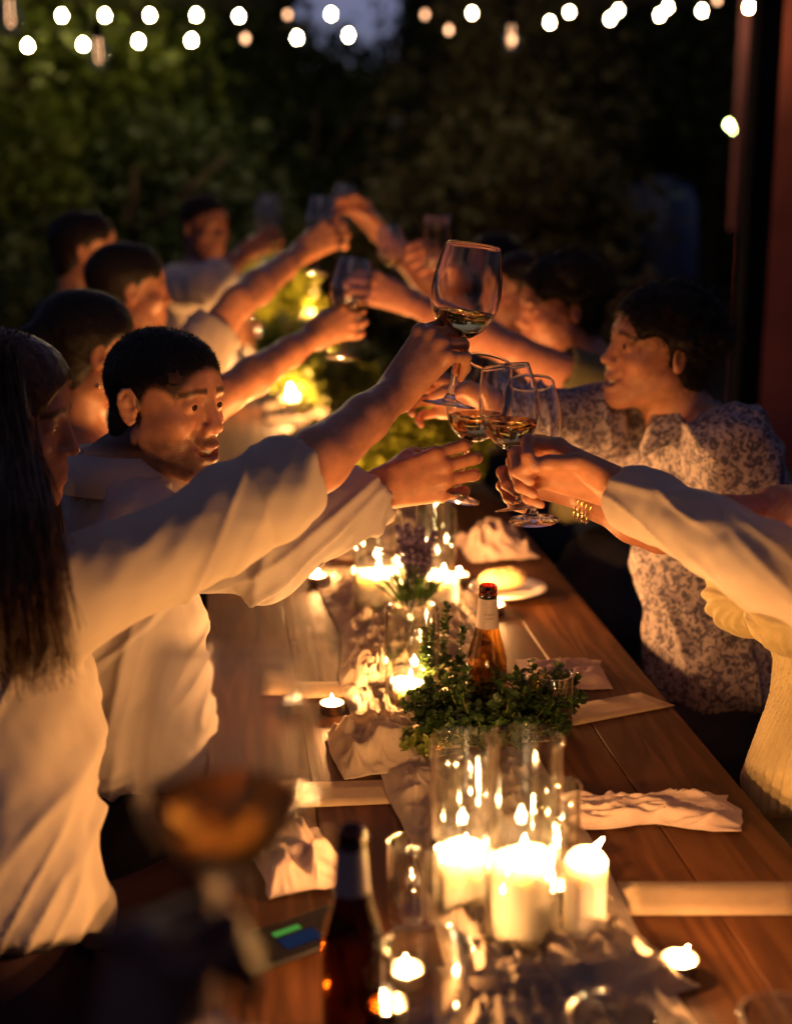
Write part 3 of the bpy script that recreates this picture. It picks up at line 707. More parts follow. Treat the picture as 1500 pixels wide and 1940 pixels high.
p = tab(800, 1430); sprig_plant(p, 'pale low sprigs on the gauze behind the near cylinders', 'leaf_mid', 22, .06, .04, .015, 8, 54)
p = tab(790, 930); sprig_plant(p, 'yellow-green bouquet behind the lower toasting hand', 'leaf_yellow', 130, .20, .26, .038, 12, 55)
p = tab(690, 900); sprig_plant(p, 'leafy centrepiece left of the yellow flowers', 'leaf_mid', 120, .20, .22, .032, 12, 56)
p = tab(640, 770); sprig_plant(p, 'loose greenery on the middle of the table', 'leaf_mid', 110, .25, .26, .042, 10, 57)
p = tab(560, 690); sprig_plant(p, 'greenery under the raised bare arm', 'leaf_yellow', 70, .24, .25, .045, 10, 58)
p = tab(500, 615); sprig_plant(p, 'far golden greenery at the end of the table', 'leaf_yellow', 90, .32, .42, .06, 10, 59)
# yellow flowers in the bouquet
p = tab(800, 925); fl = empty('yellow_flowers', (p[0], p[1]-.02, TZ+.0015))
for k in range(7):
    c = V3(.02+.10*math.cos(k*2.4)*(k/7)**.5, .05*math.sin(k*2.4), .19+.02*(k % 3)); st = MB().tube([(0,0,0), c*.6, c], .0016, 5).build('stem', 'leaf_mid', fl)
    m_ = 60; d = rdir(m_); d[:,2] = np.abs(d[:,2])*.8+.1; v, f = fast_leaves(np.repeat(c[None], m_, 0), d, rdir(m_), np.full(m_, .032), np.full(m_, .010)); mesh_obj('blossom', v, f, 'flower_yellow', fl, smooth=False)
tag(fl, 'bunch of yellow blossoms behind the lower toasting hand', 'flowers')
# lavender
p = tab(782, 1192); lv = empty('lavender_plant', (p[0], p[1], TZ+.0015)); rg = np.random.default_rng(61)
MB().lathe([(0,0),(.028,0),(.034,.045),(.036,.047),(.032,.047),(.030,.040),(0,.040)], 28).build('pot', 'pot', lv)
P = []; D = []; U = []
for k in range(70):
    a = rg.random()*6.283; P.append((.018*math.cos(a)*rg.random(), .018*math.sin(a)*rg.random(), .04)); D.append((math.cos(a)*(.2+.9*rg.random()), math.sin(a)*(.2+.9*rg.random()), 1.0)); U.append(rg.normal(size=3))
v, f = leaf_mesh(np.array(P), np.array(D), np.array(U), .045+.045*rg.random(70), np.full(70, .0028)); mesh_obj('blades', v, f, 'leaf_box', lv)['kind'] = 'stuff'
for k in range(9):
    a = k*2.4; r_ = .012+.030*(k/9)**.5; tip = V3(math.cos(a)*r_+.004, math.sin(a)*r_*.7, .145+.065*rg.random()); b0 = V3(0,0,.04)
    MB().tube([b0, (b0+tip)/2+V3(0,0,.01), tip], [.0012,.001,.0007], 5).build('stem', 'leaf_box', lv)
    m_ = 120; t = rg.random(m_); ax = nrm(tip-(b0+tip)/2); q = tip[None]-ax[None]*(t*.075)[:,None]; d = rdir(m_); d = d-ax*(d@ax)[:,None]+ax*.5
    v, f = fast_leaves(q, d, rdir(m_), .009+.007*t, np.full(m_, .0048)); mesh_obj('flower_spike', v, f, 'lavender', lv, smooth=False)
tag(lv, 'lavender plant with purple spikes in front of the bright candles', 'plant')

# ================================================================== wine glasses
GPROF = dict(foot=[(0,0),(.034,0),(.036,.0008),(.0355,.0022),(.020,.0045),(.009,.009),(.0048,.016)],
             stem=[(.0048,.016),(.0038,.030),(.0036,.055),(.0042,.078),(.0075,.0885)],
             bowl=[(.0075,.0885),(.016,.093),(.027,.102),(.037,.117),(.0425,.134),(.0440,.150),(.0428,.170),(.0395,.190),(.0355,.209),(.0345,.2135),(.0341,.2142),(.0337,.2135),(.0346,.209),(.0385,.190),(.0417,.170),(.0429,.150),(.0414,.134),(.0359,.117),(.0259,.1035),(.0150,.0955),(.006,.0932),(0,.0930)])
INNER = [(0,.0930),(.006,.0932),(.0150,.0955),(.0259,.1035),(.0359,.117),(.0414,.134),(.0429,.150),(.0417,.170),(.0385,.190),(.0346,.209)]
def wine_glass(foot, rim, label, level=None, wine='white_wine', mat='wine_glass', n=48, group='wine glasses raised in the toast', slosh=None, wide=1.0):
    foot = np.array(foot, float); rim = np.array(rim, float); ax = nrm(rim-foot); s = np.linalg.norm(rim-foot)/.2142
    e = empty('wine_glass', foot); q = Vector((0,0,1)).rotation_difference(Vector(ax)); e.rotation_mode = 'QUATERNION'; e.rotation_quaternion = q
    for k, pr in GPROF.items(): MB().lathe([(r*s*(wide if k == 'bowl' and r > .008 else 1), z*s) for r, z in pr], n).build(k, mat, e)
    if level is not None:                        # level = fill height above the bowl's bottom, the surface lies level in the world
        Rm = np.array(q.to_matrix()); dn = Rm.T @ nrm(V3(0,0,1) if slosh is None else V3(*slosh)); pr = [(r*s*.985*(wide if r > .008 else 1), z*s+.0002) for r, z in INNER]
        z0 = (.093+level)*s; V = []; F = []; K = 14
        Rf, Zf = [np.interp(np.linspace(0, len(pr)-1, 80), range(len(pr)), [t[i] for t in pr]) for i in (0,1)]
        for j in range(n):
            a = 2*math.pi*j/n; hts = Rf*math.cos(a)*dn[0]+Rf*math.sin(a)*dn[1]+(Zf-z0)*dn[2]; m_ = np.argmax(hts > 0) if (hts > 0).any() else 79
            f_ = np.linspace(0, max(m_-1, 0) + (0 if m_ == 0 else -hts[m_-1]/max(hts[m_]-hts[m_-1], 1e-9)), K)
            for t in f_: V.append((np.interp(t, range(80), Rf)*math.cos(a), np.interp(t, range(80), Rf)*math.sin(a), np.interp(t, range(80), Zf)))
        for j in range(n):
            for i in range(K-1): F.append((j*K+i, ((j+1) % n)*K+i, ((j+1) % n)*K+i+1, j*K+i+1))
        V.append((0,0,z0)); c = len(V)-1
        for j in range(n): F.append((j*K+K-1, ((j+1) % n)*K+K-1, c))
        mesh_obj('wine', V, F, wine, e)
    tag(e, label, 'wine glass', group); return e
G1 = wine_glass(at(850,768,2.08), at(897,462,2.05), 'topmost wine glass with pale wine, raised above the toasting hands', level=.032, slosh=(.12,0,.99), wide=1.06)
G2 = wine_glass(at(862,945,2.13), at(925,684,2.17), 'wine glass in the lower left hand, half behind its neighbour', level=.034, wine='amber_wine', wide=1.08)
G3 = wine_glass(at(984,966,2.02), at(957,692,2.02), 'front right wine glass with amber wine, foot tilted down', level=.038, wine='amber_wine', wide=1.02)
G4 = wine_glass(at(1011,988,2.14), at(1005,724,2.20), 'wine glass behind the front right one, held by the braceleted hand', level=.030, wine='amber_wine', wide=1.0)
G6 = wine_glass(at(648,680,2.95), at(672,492,2.95), 'blurred wine glass in the bare arm beyond the first toast', level=.03, wine='pale_wine', mat='dim_glass', n=32)
G7 = wine_glass(at(598,520,3.75), at(612,375,3.75), 'far blurred wine glass at the end of the long bare arm', level=.03, wine='pale_wine', mat='dim_glass', n=28)
G8 = wine_glass(at(500,500,5.0), at(510,372,5.0), 'dim blurred wine glass at far left of the toast', mat='dim_glass', n=24)
G9 = wine_glass(at(752,560,3.4), at(738,430,3.4), 'blurred wine glass held from the right behind the first toast', level=.02, wine='pale_wine', mat='dim_glass', n=28)
G11 = wine_glass(at(640,470,4.2), at(655,352,4.2), 'highest far blurred wine glass in the middle', mat='dim_glass', n=24)
v_ = at(828,500,3.6); o = vase(0,0,.034,.13,'blurred straight tumbler raised behind the top wine glass', mat='dim_glass', pos=v_, name='tumbler', cat='tumbler', group='tumblers raised in the toast', z=v_[2]-.01)
GF = wine_glass(at(405,1985,.79), at(432,1222,.81), 'large blurred glass with orange drink close to the camera', level=.034, wine='spritz_glass', mat='milky_glass', n=64, wide=1.10)

# ================================================================== string lights
def bulb(parent, p, r, mat):
    o = MB().lathe([(0,-r*1.25),(r*.55,-r*1.1),(r*.95,-r*.5),(r,0),(r*.8,r*.65),(r*.45,r*1.15),(r*.38,r*1.5)], 10).build('bulb', mat, parent); o.location = p
    s = MB().lathe([(r*.40,r*1.45),(r*.45,r*1.5),(r*.45,r*2.3),(0,r*2.4)], 10).build('socket', 'black_metal', o)
def string(label, pts, lit, d):
    P = [at(px, py, dd) for (px, py), dd in zip(pts, d)]; e = empty('string_light', P[0]); cab = []
    for i, q in enumerate(P):
        bulb(e, q-P[0], .014, lit[i]); cab.append(q-P[0]+V3(0,0,.065))
    MB().tube(cab, .004, 5).build('cable', 'black_metal', e); tag(e, label, 'string lights', 'festoon light strings')
LT, SF, FR = 'bulb_lit', 'bulb_soft', 'bulb_far'
string('upper festoon string of warm bulbs at left', [(118,30),(199,30),(284,29),(372,29),(453,31),(545,28),(627,27)], [LT,LT,LT,LT,LT,SF,LT], np.linspace(8.0,8.6,7))
string('lower festoon string of warm bulbs at left', [(53,87),(158,85),(263,79),(363,77),(465,73),(563,72),(660,67)], [LT,LT,LT,LT,SF,LT,LT], np.linspace(7.0,7.6,7))
string('festoon string of warm bulbs across the upper right', [(805,28),(894,25),(1078,23),(1171,20),(1264,14),(1358,0)], [SF,FR,FR,FR,FR,SF], np.linspace(8.6,8.0,6))
string('second festoon string ending at the house wall', [(850,57),(970,75),(1041,43),(1155,36),(1249,29),(1329,21),(1418,13)], [SF,SF,FR,FR,FR,FR,LT], np.linspace(7.6,6.6,7))
string('short pair of greenish bulbs beside the black post', [(1380,236),(1389,245)], ['bulb_green']*2, (8.4,9.2))
for px, py, dd, lab in ((20, 30, 4.1, 'large clear unlit bulb hanging at the top left corner'), (187, 100, 4.6, 'clear hanging bulb with soft glints below the upper string'), (968, 72, 5.2, 'dim clear hanging bulb at the upper middle')):
    q = at(px, py, dd); e = empty('hanging_bulb', q); r = .036
    MB().lathe([(0,-.055),(.018,-.052),(.033,-.035),(.036,-.012),(.030,.012),(.017,.038),(.014,.052)], 20).build('globe', 'clear_glass', e)
    MB().lathe([(.0145,.050),(.016,.052),(.016,.085),(.006,.095),(0,.095)], 16).build('socket', 'black_metal', e)
    MB().tube([(0,0,.094),(0,0,2.72-q[2])], .003, 6).build('cable', 'black_metal', e)
    MB().tube([(-.008,0,.045),(-.010,0,-.02),(-.003,0,-.03),(.003,0,-.03),(.010,0,-.02),(.008,0,.045)], .0010, 5).build('filament', 'bulb_soft', e)
    tag(e, lab, 'light bulb', 'hanging clear bulbs')

# ================================================================== people
def frame(f, up=(0,0,1)):
    f = nrm(f); u = np.array(up, float); u = nrm(u - f*(u@f)); s = np.cross(f, u)      # s = the person's right
    return np.array([s, f, u])
HS = .925                                        # head size
def head(Fd, o, A, smile=False, female=False, nose=1.0):
    H = lambda x, y, z: o + HS*(x*A[0] + y*A[1] + z*A[2])
    E = lambda c, r, k=.015, mode='add', AA=None: Fd.ell(H(*c), np.array(r)*HS, A if AA is None else AA, k*HS, mode)
    C = lambda a, b_, ra, rb, k=.012, mode='add': Fd.cone(H(*a), H(*b_), ra*HS, rb*HS, k*HS, mode)
    E((0,-.014,.042), (.074,.096,.080)); E((0,.036,.046), (.062,.052,.056), k=.03)
    E((0,.030,-.030), (.058,.062,.078), k=.03)
    for sx in (-1,1):
        C((sx*.043,.002,-.050), (sx*.020,.070,-.098), .019, .016, k=.03); E((sx*.040,.056,-.020), (.022,.026,.020), k=.022)
    E((0,.080,-.098), (.021,.016,.016), k=.018)
    C((-.030,.078,.032), (.030,.078,.032), .0115, .0115, k=.018)
    for sx in (-1,1): E((sx*.031,.100,.010), (.017,.016,.0115), k=.012, mode='sub')
    C((0,.088,.022), (0,.104*nose+.0,-.018), .0075, .0100, k=.010); E((0,.107,-.024), (.0105,.011,.0095), k=.008)
    for sx in (-1,1):
        E((sx*.0125,.096,-.028), (.0075,.010,.0075), k=.006)
        E((sx*.031,.0785,.010), (.0155,.0125,.0120), k=.006)
        E((sx*.031,.0945,.0085), (.0140,.0085,.0056), k=.003, mode='sub')
    E((0,.078,-.060), (.030,.022,.026), k=.02)
    w = .031 if smile else .022; zc = .010 if smile else 0
    pu = [(-w,.083,-.060+zc), (-w*.5,.0955,-.0565), (0,.098,-.0572), (w*.5,.0955,-.0565), (w,.083,-.060+zc)]
    op = .0064 if smile else .0012
    pl_ = [(-w*.95,.083,-.062+zc), (-w*.5,.0945,-.0665-op*1.5), (0,.0965,-.0685-op*1.6), (w*.5,.0945,-.0665-op*1.5), (w*.95,.083,-.062+zc)]
    lr = .0034 if smile else .0042
    for a, b_ in zip(pu, pu[1:]): C(a, b_, lr, lr, k=.006)
    for a, b_ in zip(pl_, pl_[1:]): C(a, b_, lr*1.12, lr*1.12, k=.006)
    mid = [((a[0]+b_[0])/2, (a[1]+b_[1])/2+.004, (a[2]+b_[2])/2) for a, b_ in zip(pu, pl_)]
    for a, b_ in zip(mid, mid[1:]): C(a, b_, op, op, k=.003, mode='sub')
    if smile:
        for a, b_ in zip(mid[1:-1], mid[2:-1]): C((a[0],a[1]-.007,a[2]), (b_[0],b_[1]-.007,b_[2]), op*.95, op*.95, k=.002, mode='sub')
        for sx in (-1,1): C((sx*.024,.090,-.030), (sx*.040,.080,-.062), .0035, .003, k=.012, mode='sub')
    for sx in (-1,1):
        B = frame(A[1]*.3*1 + A[0]*0 + A[1], A[2]-A[1]*.15); c = (sx*.0755,-.012,.000)
        nA = np.array([nrm(A[0]*1.0 - A[1]*.35*-sx), A[1], A[2]]); f2 = nrm(A[1]*.92+A[0]*sx*-.40*-1); s2 = nrm(np.cross(f2, A[2])); BB = np.array([s2, f2, A[2]])
        if Fd.h > .0031:
            E(c, (.0085,.018,.031), k=.006, AA=BB); E((sx*.0835,-.008,.004), (.006,.0095,.016), k=.004, mode='sub', AA=BB); continue
        bk = nrm(-A[1]*.9+A[0]*sx*.42); nn = nrm(A[0]*sx*.9+A[1]*.42); c0 = H(sx*.0735,-.010,.002)
        ep = lambda b_, u, o_=0.0: c0+(bk*b_+A[2]*u+nn*o_)*.86
        Fd.ell(ep(.003,0), (.0045,.015,.026), np.array([nn, bk, A[2]]), .006)
        out = [(-.008,.006,.003),(-.007,.020,.003),(.000,.029,.004),(.010,.029,.006),(.017,.020,.007),(.018,.006,.006),(.013,-.010,.005),(.007,-.021,.004),(.000,-.028,.003),(-.007,-.024,.001)]
        for a, b_ in zip(out, out[1:]): Fd.cone(ep(*a), ep(*b_), .0036, .0036, .003)
        for a, b_ in (((.003,.019,.004),(.010,.008,.005)), ((.010,.008,.005),(.006,-.010,.004))): Fd.cone(ep(*a), ep(*b_), .0028, .0028, .003)
        Fd.ell(ep(-.010,-.003,.003), (.0042,)*3, None, .003); Fd.ell(ep(-.001,.000,.007), (.0055,)*3, None, .004, 'sub')
    return H
def skin_color(v, o, A, base, stubble=0.0, fade=False, marks=(), brow=(.02,.012,.008), lips=(.42,.17,.12), female=False):
    q = (v-o) @ A.T/HS; x, y, z = q[:,0], q[:,1], q[:,2]; c = np.repeat(np.array(base)[None], len(v), 0)
    n = vnoise(v*70)[:,None]; c = c*(.92+.16*n)
    def mix(m, col): nonlocal c; m = np.clip(m, 0, 1)[:,None]; c = c*(1-m)+np.array(col)*m
    inh = (np.abs(x) < .09) & (y > -.03) & (y < .14) & (z > -.125) & (z < .1)
    mix(inh*np.exp(-((z+.018)/.03)**2)*np.exp(-((np.abs(x)-.035)/.03)**2)*.25, (base[0]*1.05, base[1]*.75, base[2]*.72))
    if stubble:
        jaw = inh; g = np.clip((-.025-z-.25*np.clip(.05-y,0,1))/.03, 0, 1)*np.clip((.005+y)/.04, 0, 1)*np.clip((z+.125)/.02, 0, 1)*(.75+.5*vnoise(v*160)); mix(jaw*g*stubble, (.10,.06,.045))
        mix(inh*np.exp(-((z+.047)/.008)**2)*np.exp(-(x/.028)**4)*stubble*1.4, (.07,.04,.03))
    bz = .034-.9*np.clip(np.abs(x)-.034, 0, 1)**1*.5; mix(inh*(y > .05)*np.exp(-((z-bz)/.0055)**4)*(np.abs(x) > .011)*(np.abs(x) < .052)*.88, brow)
    mix(inh*(y > .075)*(np.abs(x) < .029)*np.exp(-((z+.0625)/.0095)**4)*.5, lips)
    if fade:
        e1 = (x/.095)**2+((y-.125)/.085)**2+((z+.032)/.108)**2; e2 = ((np.abs(x)-.085)/.050)**2+((y-.046)/.048)**2+((z+.028)/.068)**2; e3 = ((np.abs(x)-.085)/.022)**2+((y+.008)/.022)**2+((z+.028)/.046)**2
        f_ = np.minimum(np.minimum(e1, e2), e3); mix(np.clip((f_-.88)/.25, 0, 1)*(np.abs(x) < .074)*(y < .10)*np.clip((z+.085)/.02, 0, 1)*(y > -.14)*.9, (.018,.012,.010))
    for p, r, col_, st in marks:
        mix(np.exp(-(((v-p)**2).sum(1)/r**2)**2)*st, col_)
    return c
def arm(Fd, sh, el, wr, r=1.0, k=.015):
    sh, el, wr = map(np.array, (sh, el, wr)); m = el + (wr-el)*.28; n = el+(wr-el)*.7
    Fd.cone(sh, sh+(el-sh)*.5, .050*r, .046*r, k); Fd.cone(sh+(el-sh)*.5, el, .046*r, .038*r, k)
    Fd.cone(el, m, .039*r, .042*r, k); Fd.cone(m, n, .042*r, .032*r, k); Fd.cone(n, wr, .032*r, .0255*r, k)
FING = dict(index=((.027,.090,.004), (.044,.026,.021), .0100), middle=((.006,.096,.006), (.048,.030,.022), .0103), ring=((-.015,.091,.004), (.045,.028,.021), .0098), pinky=((-.033,.081,-.002), (.035,.021,.019), .0088))
def hand(Fd, wr, fd, th, do, curls, thumb, s=1.0, spread=(6,0,-5,-12)):
    fd = nrm(fd); do = np.array(do, float); do = nrm(do-fd*(do@fd)); t_ = np.cross(fd, do); th = t_ if t_@np.array(th, float) > 0 else -t_
    Lc = lambda x, y, z: np.array(wr) + s*(x*th + y*fd + z*do)
    for a, b_, ra, rb in (((.014,-.005,0), (.025,.086,.002), .019, .0135), ((.0,-.01,.001), (.006,.092,.003), .020, .0140), ((-.008,-.006,0), (-.014,.087,.002), .019, .0130), ((-.014,-.002,-.002), (-.031,.077,-.004), .017, .0115)):
        Fd.cone(Lc(*a), Lc(*b_), ra*s, rb*s, .010)
    Fd.cone(Lc(.016,.014,-.010), Lc(.034,.050,-.018), .017*s, .014*s, .012)
    tips = {}; marks = []; RED = (.44,.16,.10); NAIL = (.62,.40,.32)
    for (nm, (mcp, seg, r)), sp in zip(FING.items(), spread):
        p = Lc(*mcp); cu = curls[nm]; ang = 0; a0 = math.radians(sp); base = nrm(fd*math.cos(a0)+th*math.sin(a0)); rr = r*s
        Fd.ell(p+do*.003*s, (rr*1.15,)*3, None, .008)
        for i, (l, c) in enumerate(zip(seg, cu)):
            ang += math.radians(c); d = base*math.cos(ang)-do*math.sin(ang); q = p+d*l*s; r2 = rr*(.90 if i < 2 else .80)
            Fd.cone(p, q, rr, r2, .0035); 
            if i < 2: Fd.ell(q, (r2*1.06,)*3, None, .003)
            nd = base*math.sin(ang)+do*math.cos(ang); marks.append((p+nd*rr*.8, .0085*s, RED, .45))
            p = q; rr = r2
        marks.append((p-d*.002*s+nd*rr*.95, .0062*s, NAIL, .75))
        tips[nm] = p
    T = [Lc(*q) for q in thumb]; R = [.0150, .0122, .0108, .0088]
    for i in range(3): Fd.cone(T[i], T[i+1], R[i]*s, R[i+1]*s, .006)
    return marks
TH_WRAP = [(.022,.028,-.012), (.036,.060,-.030), (.030,.088,-.046), (.016,.106,-.050)]
TH_SIDE = [(.022,.028,-.010), (.044,.062,-.014), (.046,.094,-.020), (.042,.118,-.024)]
def curl(a, b_, c, d=0): return dict(index=(a,b_,c), middle=(a+d,b_+2,c+2), ring=(a+2*d,b_+4,c+4), pinky=(a+3*d,b_+6,c+4))

def folds(v, n, spec):                           # spec: list of (direction along the fold, length scale, amplitude, seed)
    out = np.zeros(len(v))
    for d, ln, wd, amp, sd in spec:
        d = nrm(d); a = nrm(np.cross(d, V3(.12,.96,.05))); b_ = np.cross(d, a)
        q = np.stack([v@d/ln, v@a/wd, v@b_/(wd*5)], 1)+sd*7.7; w_ = vnoise(q*np.array([1.2,.5,.5])+3)-.5; q = q+w_[:,None]*np.array([.2,.9,.2])
        n_ = vnoise(q); r = 1-np.abs(2*n_-1); out += amp*(.55*(r**2-.35) + .75*np.exp(-((n_-.5)/.075)**2)-.2)
    return v + n*out[:,None]
def ribbons(roots, tips_fn, n_seg, width, seed):
    pass
def strand_mesh(paths, width):                   # paths (n, k, 3) -> crossed ribbons
    n, k, _ = paths.shape; T = np.gradient(paths, axis=1); T /= np.maximum(np.linalg.norm(T, axis=2), 1e-9)[...,None]
    rnd = rdir(n)[:,None,:]; S = np.cross(T, rnd); S /= np.maximum(np.linalg.norm(S, axis=2), 1e-9)[...,None]
    w = width*np.linspace(1,.35,k)[None,:,None]; v = np.stack([paths-S*w, paths+S*w], 2).reshape(n, k*2, 3)
    i = np.arange(k-1); f = np.stack([2*i, 2*i+1, 2*i+3, 2*i+2], 1)[None] + (np.arange(n)*k*2)[:,None,None]
    return v.reshape(-1,3), f.reshape(-1,4)
def join(parts):
    V = []; F = []; o = 0
    for v, f in parts: V.append(v); F.append(f+o); o += len(v)
    return np.concatenate(V), np.concatenate(F)
def hair_cap(o, A, h, style):
    Fd = Field(o-.19, o+.19, h); H = lambda x, y, z: o+HS*(x*A[0]+y*A[1]+z*A[2]); g = {'short':.006, 'crop':.004, 'curly':.014, 'bun':.010, 'long':.014, 'thin':.005}[style]
    Fd.ell(H(0,-.014,.042), np.array((.074+g,.096+g,.080+g))*HS, A, .01); Fd.ell(H(0,.030,.052), np.array((.062+g*.8,.056+g*.6,.056+g))*HS, A, .02)
    Fd.ell(H(0,-.050,-.035), np.array((.058+g*.6,.050+g*.5,.055))*HS, A, .02)
    if style == 'bun': Fd.ell(H(0,-.125,.01), np.array((.045,.040,.045))*HS, A, .02)
    if style == 'curly':
        rg = np.random.default_rng(5)
        for k in range(60):
            d = rg.normal(size=3); d /= np.linalg.norm(d); d[2] = abs(d[2])*1.1-.15; d[1] = min(d[1], .42); Fd.ell(H(d[0]*.086, -.020+d[1]*.106, .045+d[2]*.090), np.array((.019,.019,.019))*HS, A, .012)
    # clear the face, ears and nape
    Fd.ell(H(0,.125,-.032), np.array((.095,.085,.108))*HS, A, .012, 'sub')
    for sx in (-1,1):
        Fd.ell(H(sx*.085,.046,-.028), np.array((.050,.048,.068))*HS, A, .012, 'sub'); Fd.ell(H(sx*.085,-.008,-.028), np.array((.022,.022,.046))*HS, A, .008, 'sub')
    Fd.cut(H(0,0,-.075), -A[2]*1.0 - A[1]*.25 if False else -A[2], .16)
    return Fd.mesh()
def make_hair(o, A, style, mat, parent, h, seed=0, long_dir=None):
    rg = np.random.default_rng(seed); v, f = hair_cap(o, A, h, style); n = vnormals(v, f)
    v = relax(v, f, 2, .5); v = v + n*((vnoise(v*260)-.5)*.0016+(vnoise(v*90)-.5)*.002)[:,None]; parts = [(v, f)]
    if style in ('short','crop','curly','bun'):
        m = {'short':9000,'crop':34000,'curly':7000,'bun':2500}[style]; i = rg.integers(0, len(v), m); ln = {'short':.008,'crop':.0055,'curly':.020,'bun':.012}[style]
        q0 = (v[i]-o)@A.T; fl = -A[2][None]*np.clip(.075-q0[:,2:], 0, .1)*9 + A[1][None]*np.clip(q0[:,1:2]+.02, -.06, .08)*8 + A[0][None]*q0[:,:1]*3
        fl = fl-n[i]*(fl*n[i]).sum(1)[:,None]; lift_ = .30 if style != 'curly' else .9
        p0 = v[i]-n[i]*.002; d = n[i]*lift_+fl*.9+.30*rg.normal(size=(m,3)); d /= np.linalg.norm(d, axis=1)[:,None]; k = 5; t = np.linspace(0,1,k)
        P = p0[:,None]+d[:,None]*(ln*(.5+rg.random(m)))[:,None,None]*t[None,:,None]
        if style == 'curly':
            ph = rg.random(m)*6.28; a = rdir(m); P = P+.006*np.sin(t[None,:]*7+ph[:,None])[...,None]*a[:,None]
        parts.append(strand_mesh(P, .00035))
    if style == 'long':
        m = 5200; k = 16; i = rg.integers(0, len(v), m*2); q = (v[i]-o)@A.T; i = i[(q[:,2] > -.03) & (q[:,1] < .030)][:m]; m = len(i); t = np.linspace(0,1,k); q = (v[i]-o)@A.T
        sd = np.sign(q[:,0])[:,None]; L = .46+.20*rg.random(m)
        drop = np.array([0,0,-1.]); P = np.zeros((m,k,3)); start = v[i]+n[i]*.002
        out = (A[0][None]*sd*.55 + A[1][None]*(-.25+.0*sd)); fw = np.array(long_dir) if (long_dir is not None and not isinstance(long_dir, list)) else A[1]*.2
        if isinstance(long_dir, list):
            G = np.array(long_dir); fw = A[1]*.1; dr = rdir(m)*(rg.random(m)**.5)[:,None]*np.array([.055,.03,.03]); front = (q[:,0] > -.02) | (rg.random(m) < .3)
        for j, tt in enumerate(t):
            sp = 1-math.exp(-3.2*tt)
            P[:,j] = start + out*.055*sp*np.clip(1.2-np.abs(q[:,:1])/.075, .1, 1.2) + fw[None]*(tt**1.5)*.5 + drop[None]*(L*tt)[:,None]*(.25+.75*min(1, tt*2.2))
        if isinstance(long_dir, list):
            Lr = np.clip(.55+.55*rg.random(m), 0, 1.08)
            for j, tt in enumerate(t):
                u = np.clip(tt*Lr*(len(G)-1), 0, len(G)-1.001); i0 = u.astype(int); gp = G[i0]+(G[i0+1]-G[i0])*(u-i0)[:,None]
                w2 = min(1, tt*2.6); w2 = w2*w2*(3-2*w2); Q = start*(1-w2)+(gp+dr*(.6+.6*tt))*w2
                P[front, j] = Q[front]
        w = vnoise(np.stack([np.arange(m)*.37, np.zeros(m), np.zeros(m)], 1))
        for c in range(3): P[:,:,c] += .012*np.sin(t[None]*5+rg.random(m)[:,None]*3)*t[None]*(rg.random(m)-.5)[:,None]*2
        parts.append(strand_mesh(P, .0009))
    vv, ff = join(parts); return mesh_obj('hair', vv, ff, mat, parent)

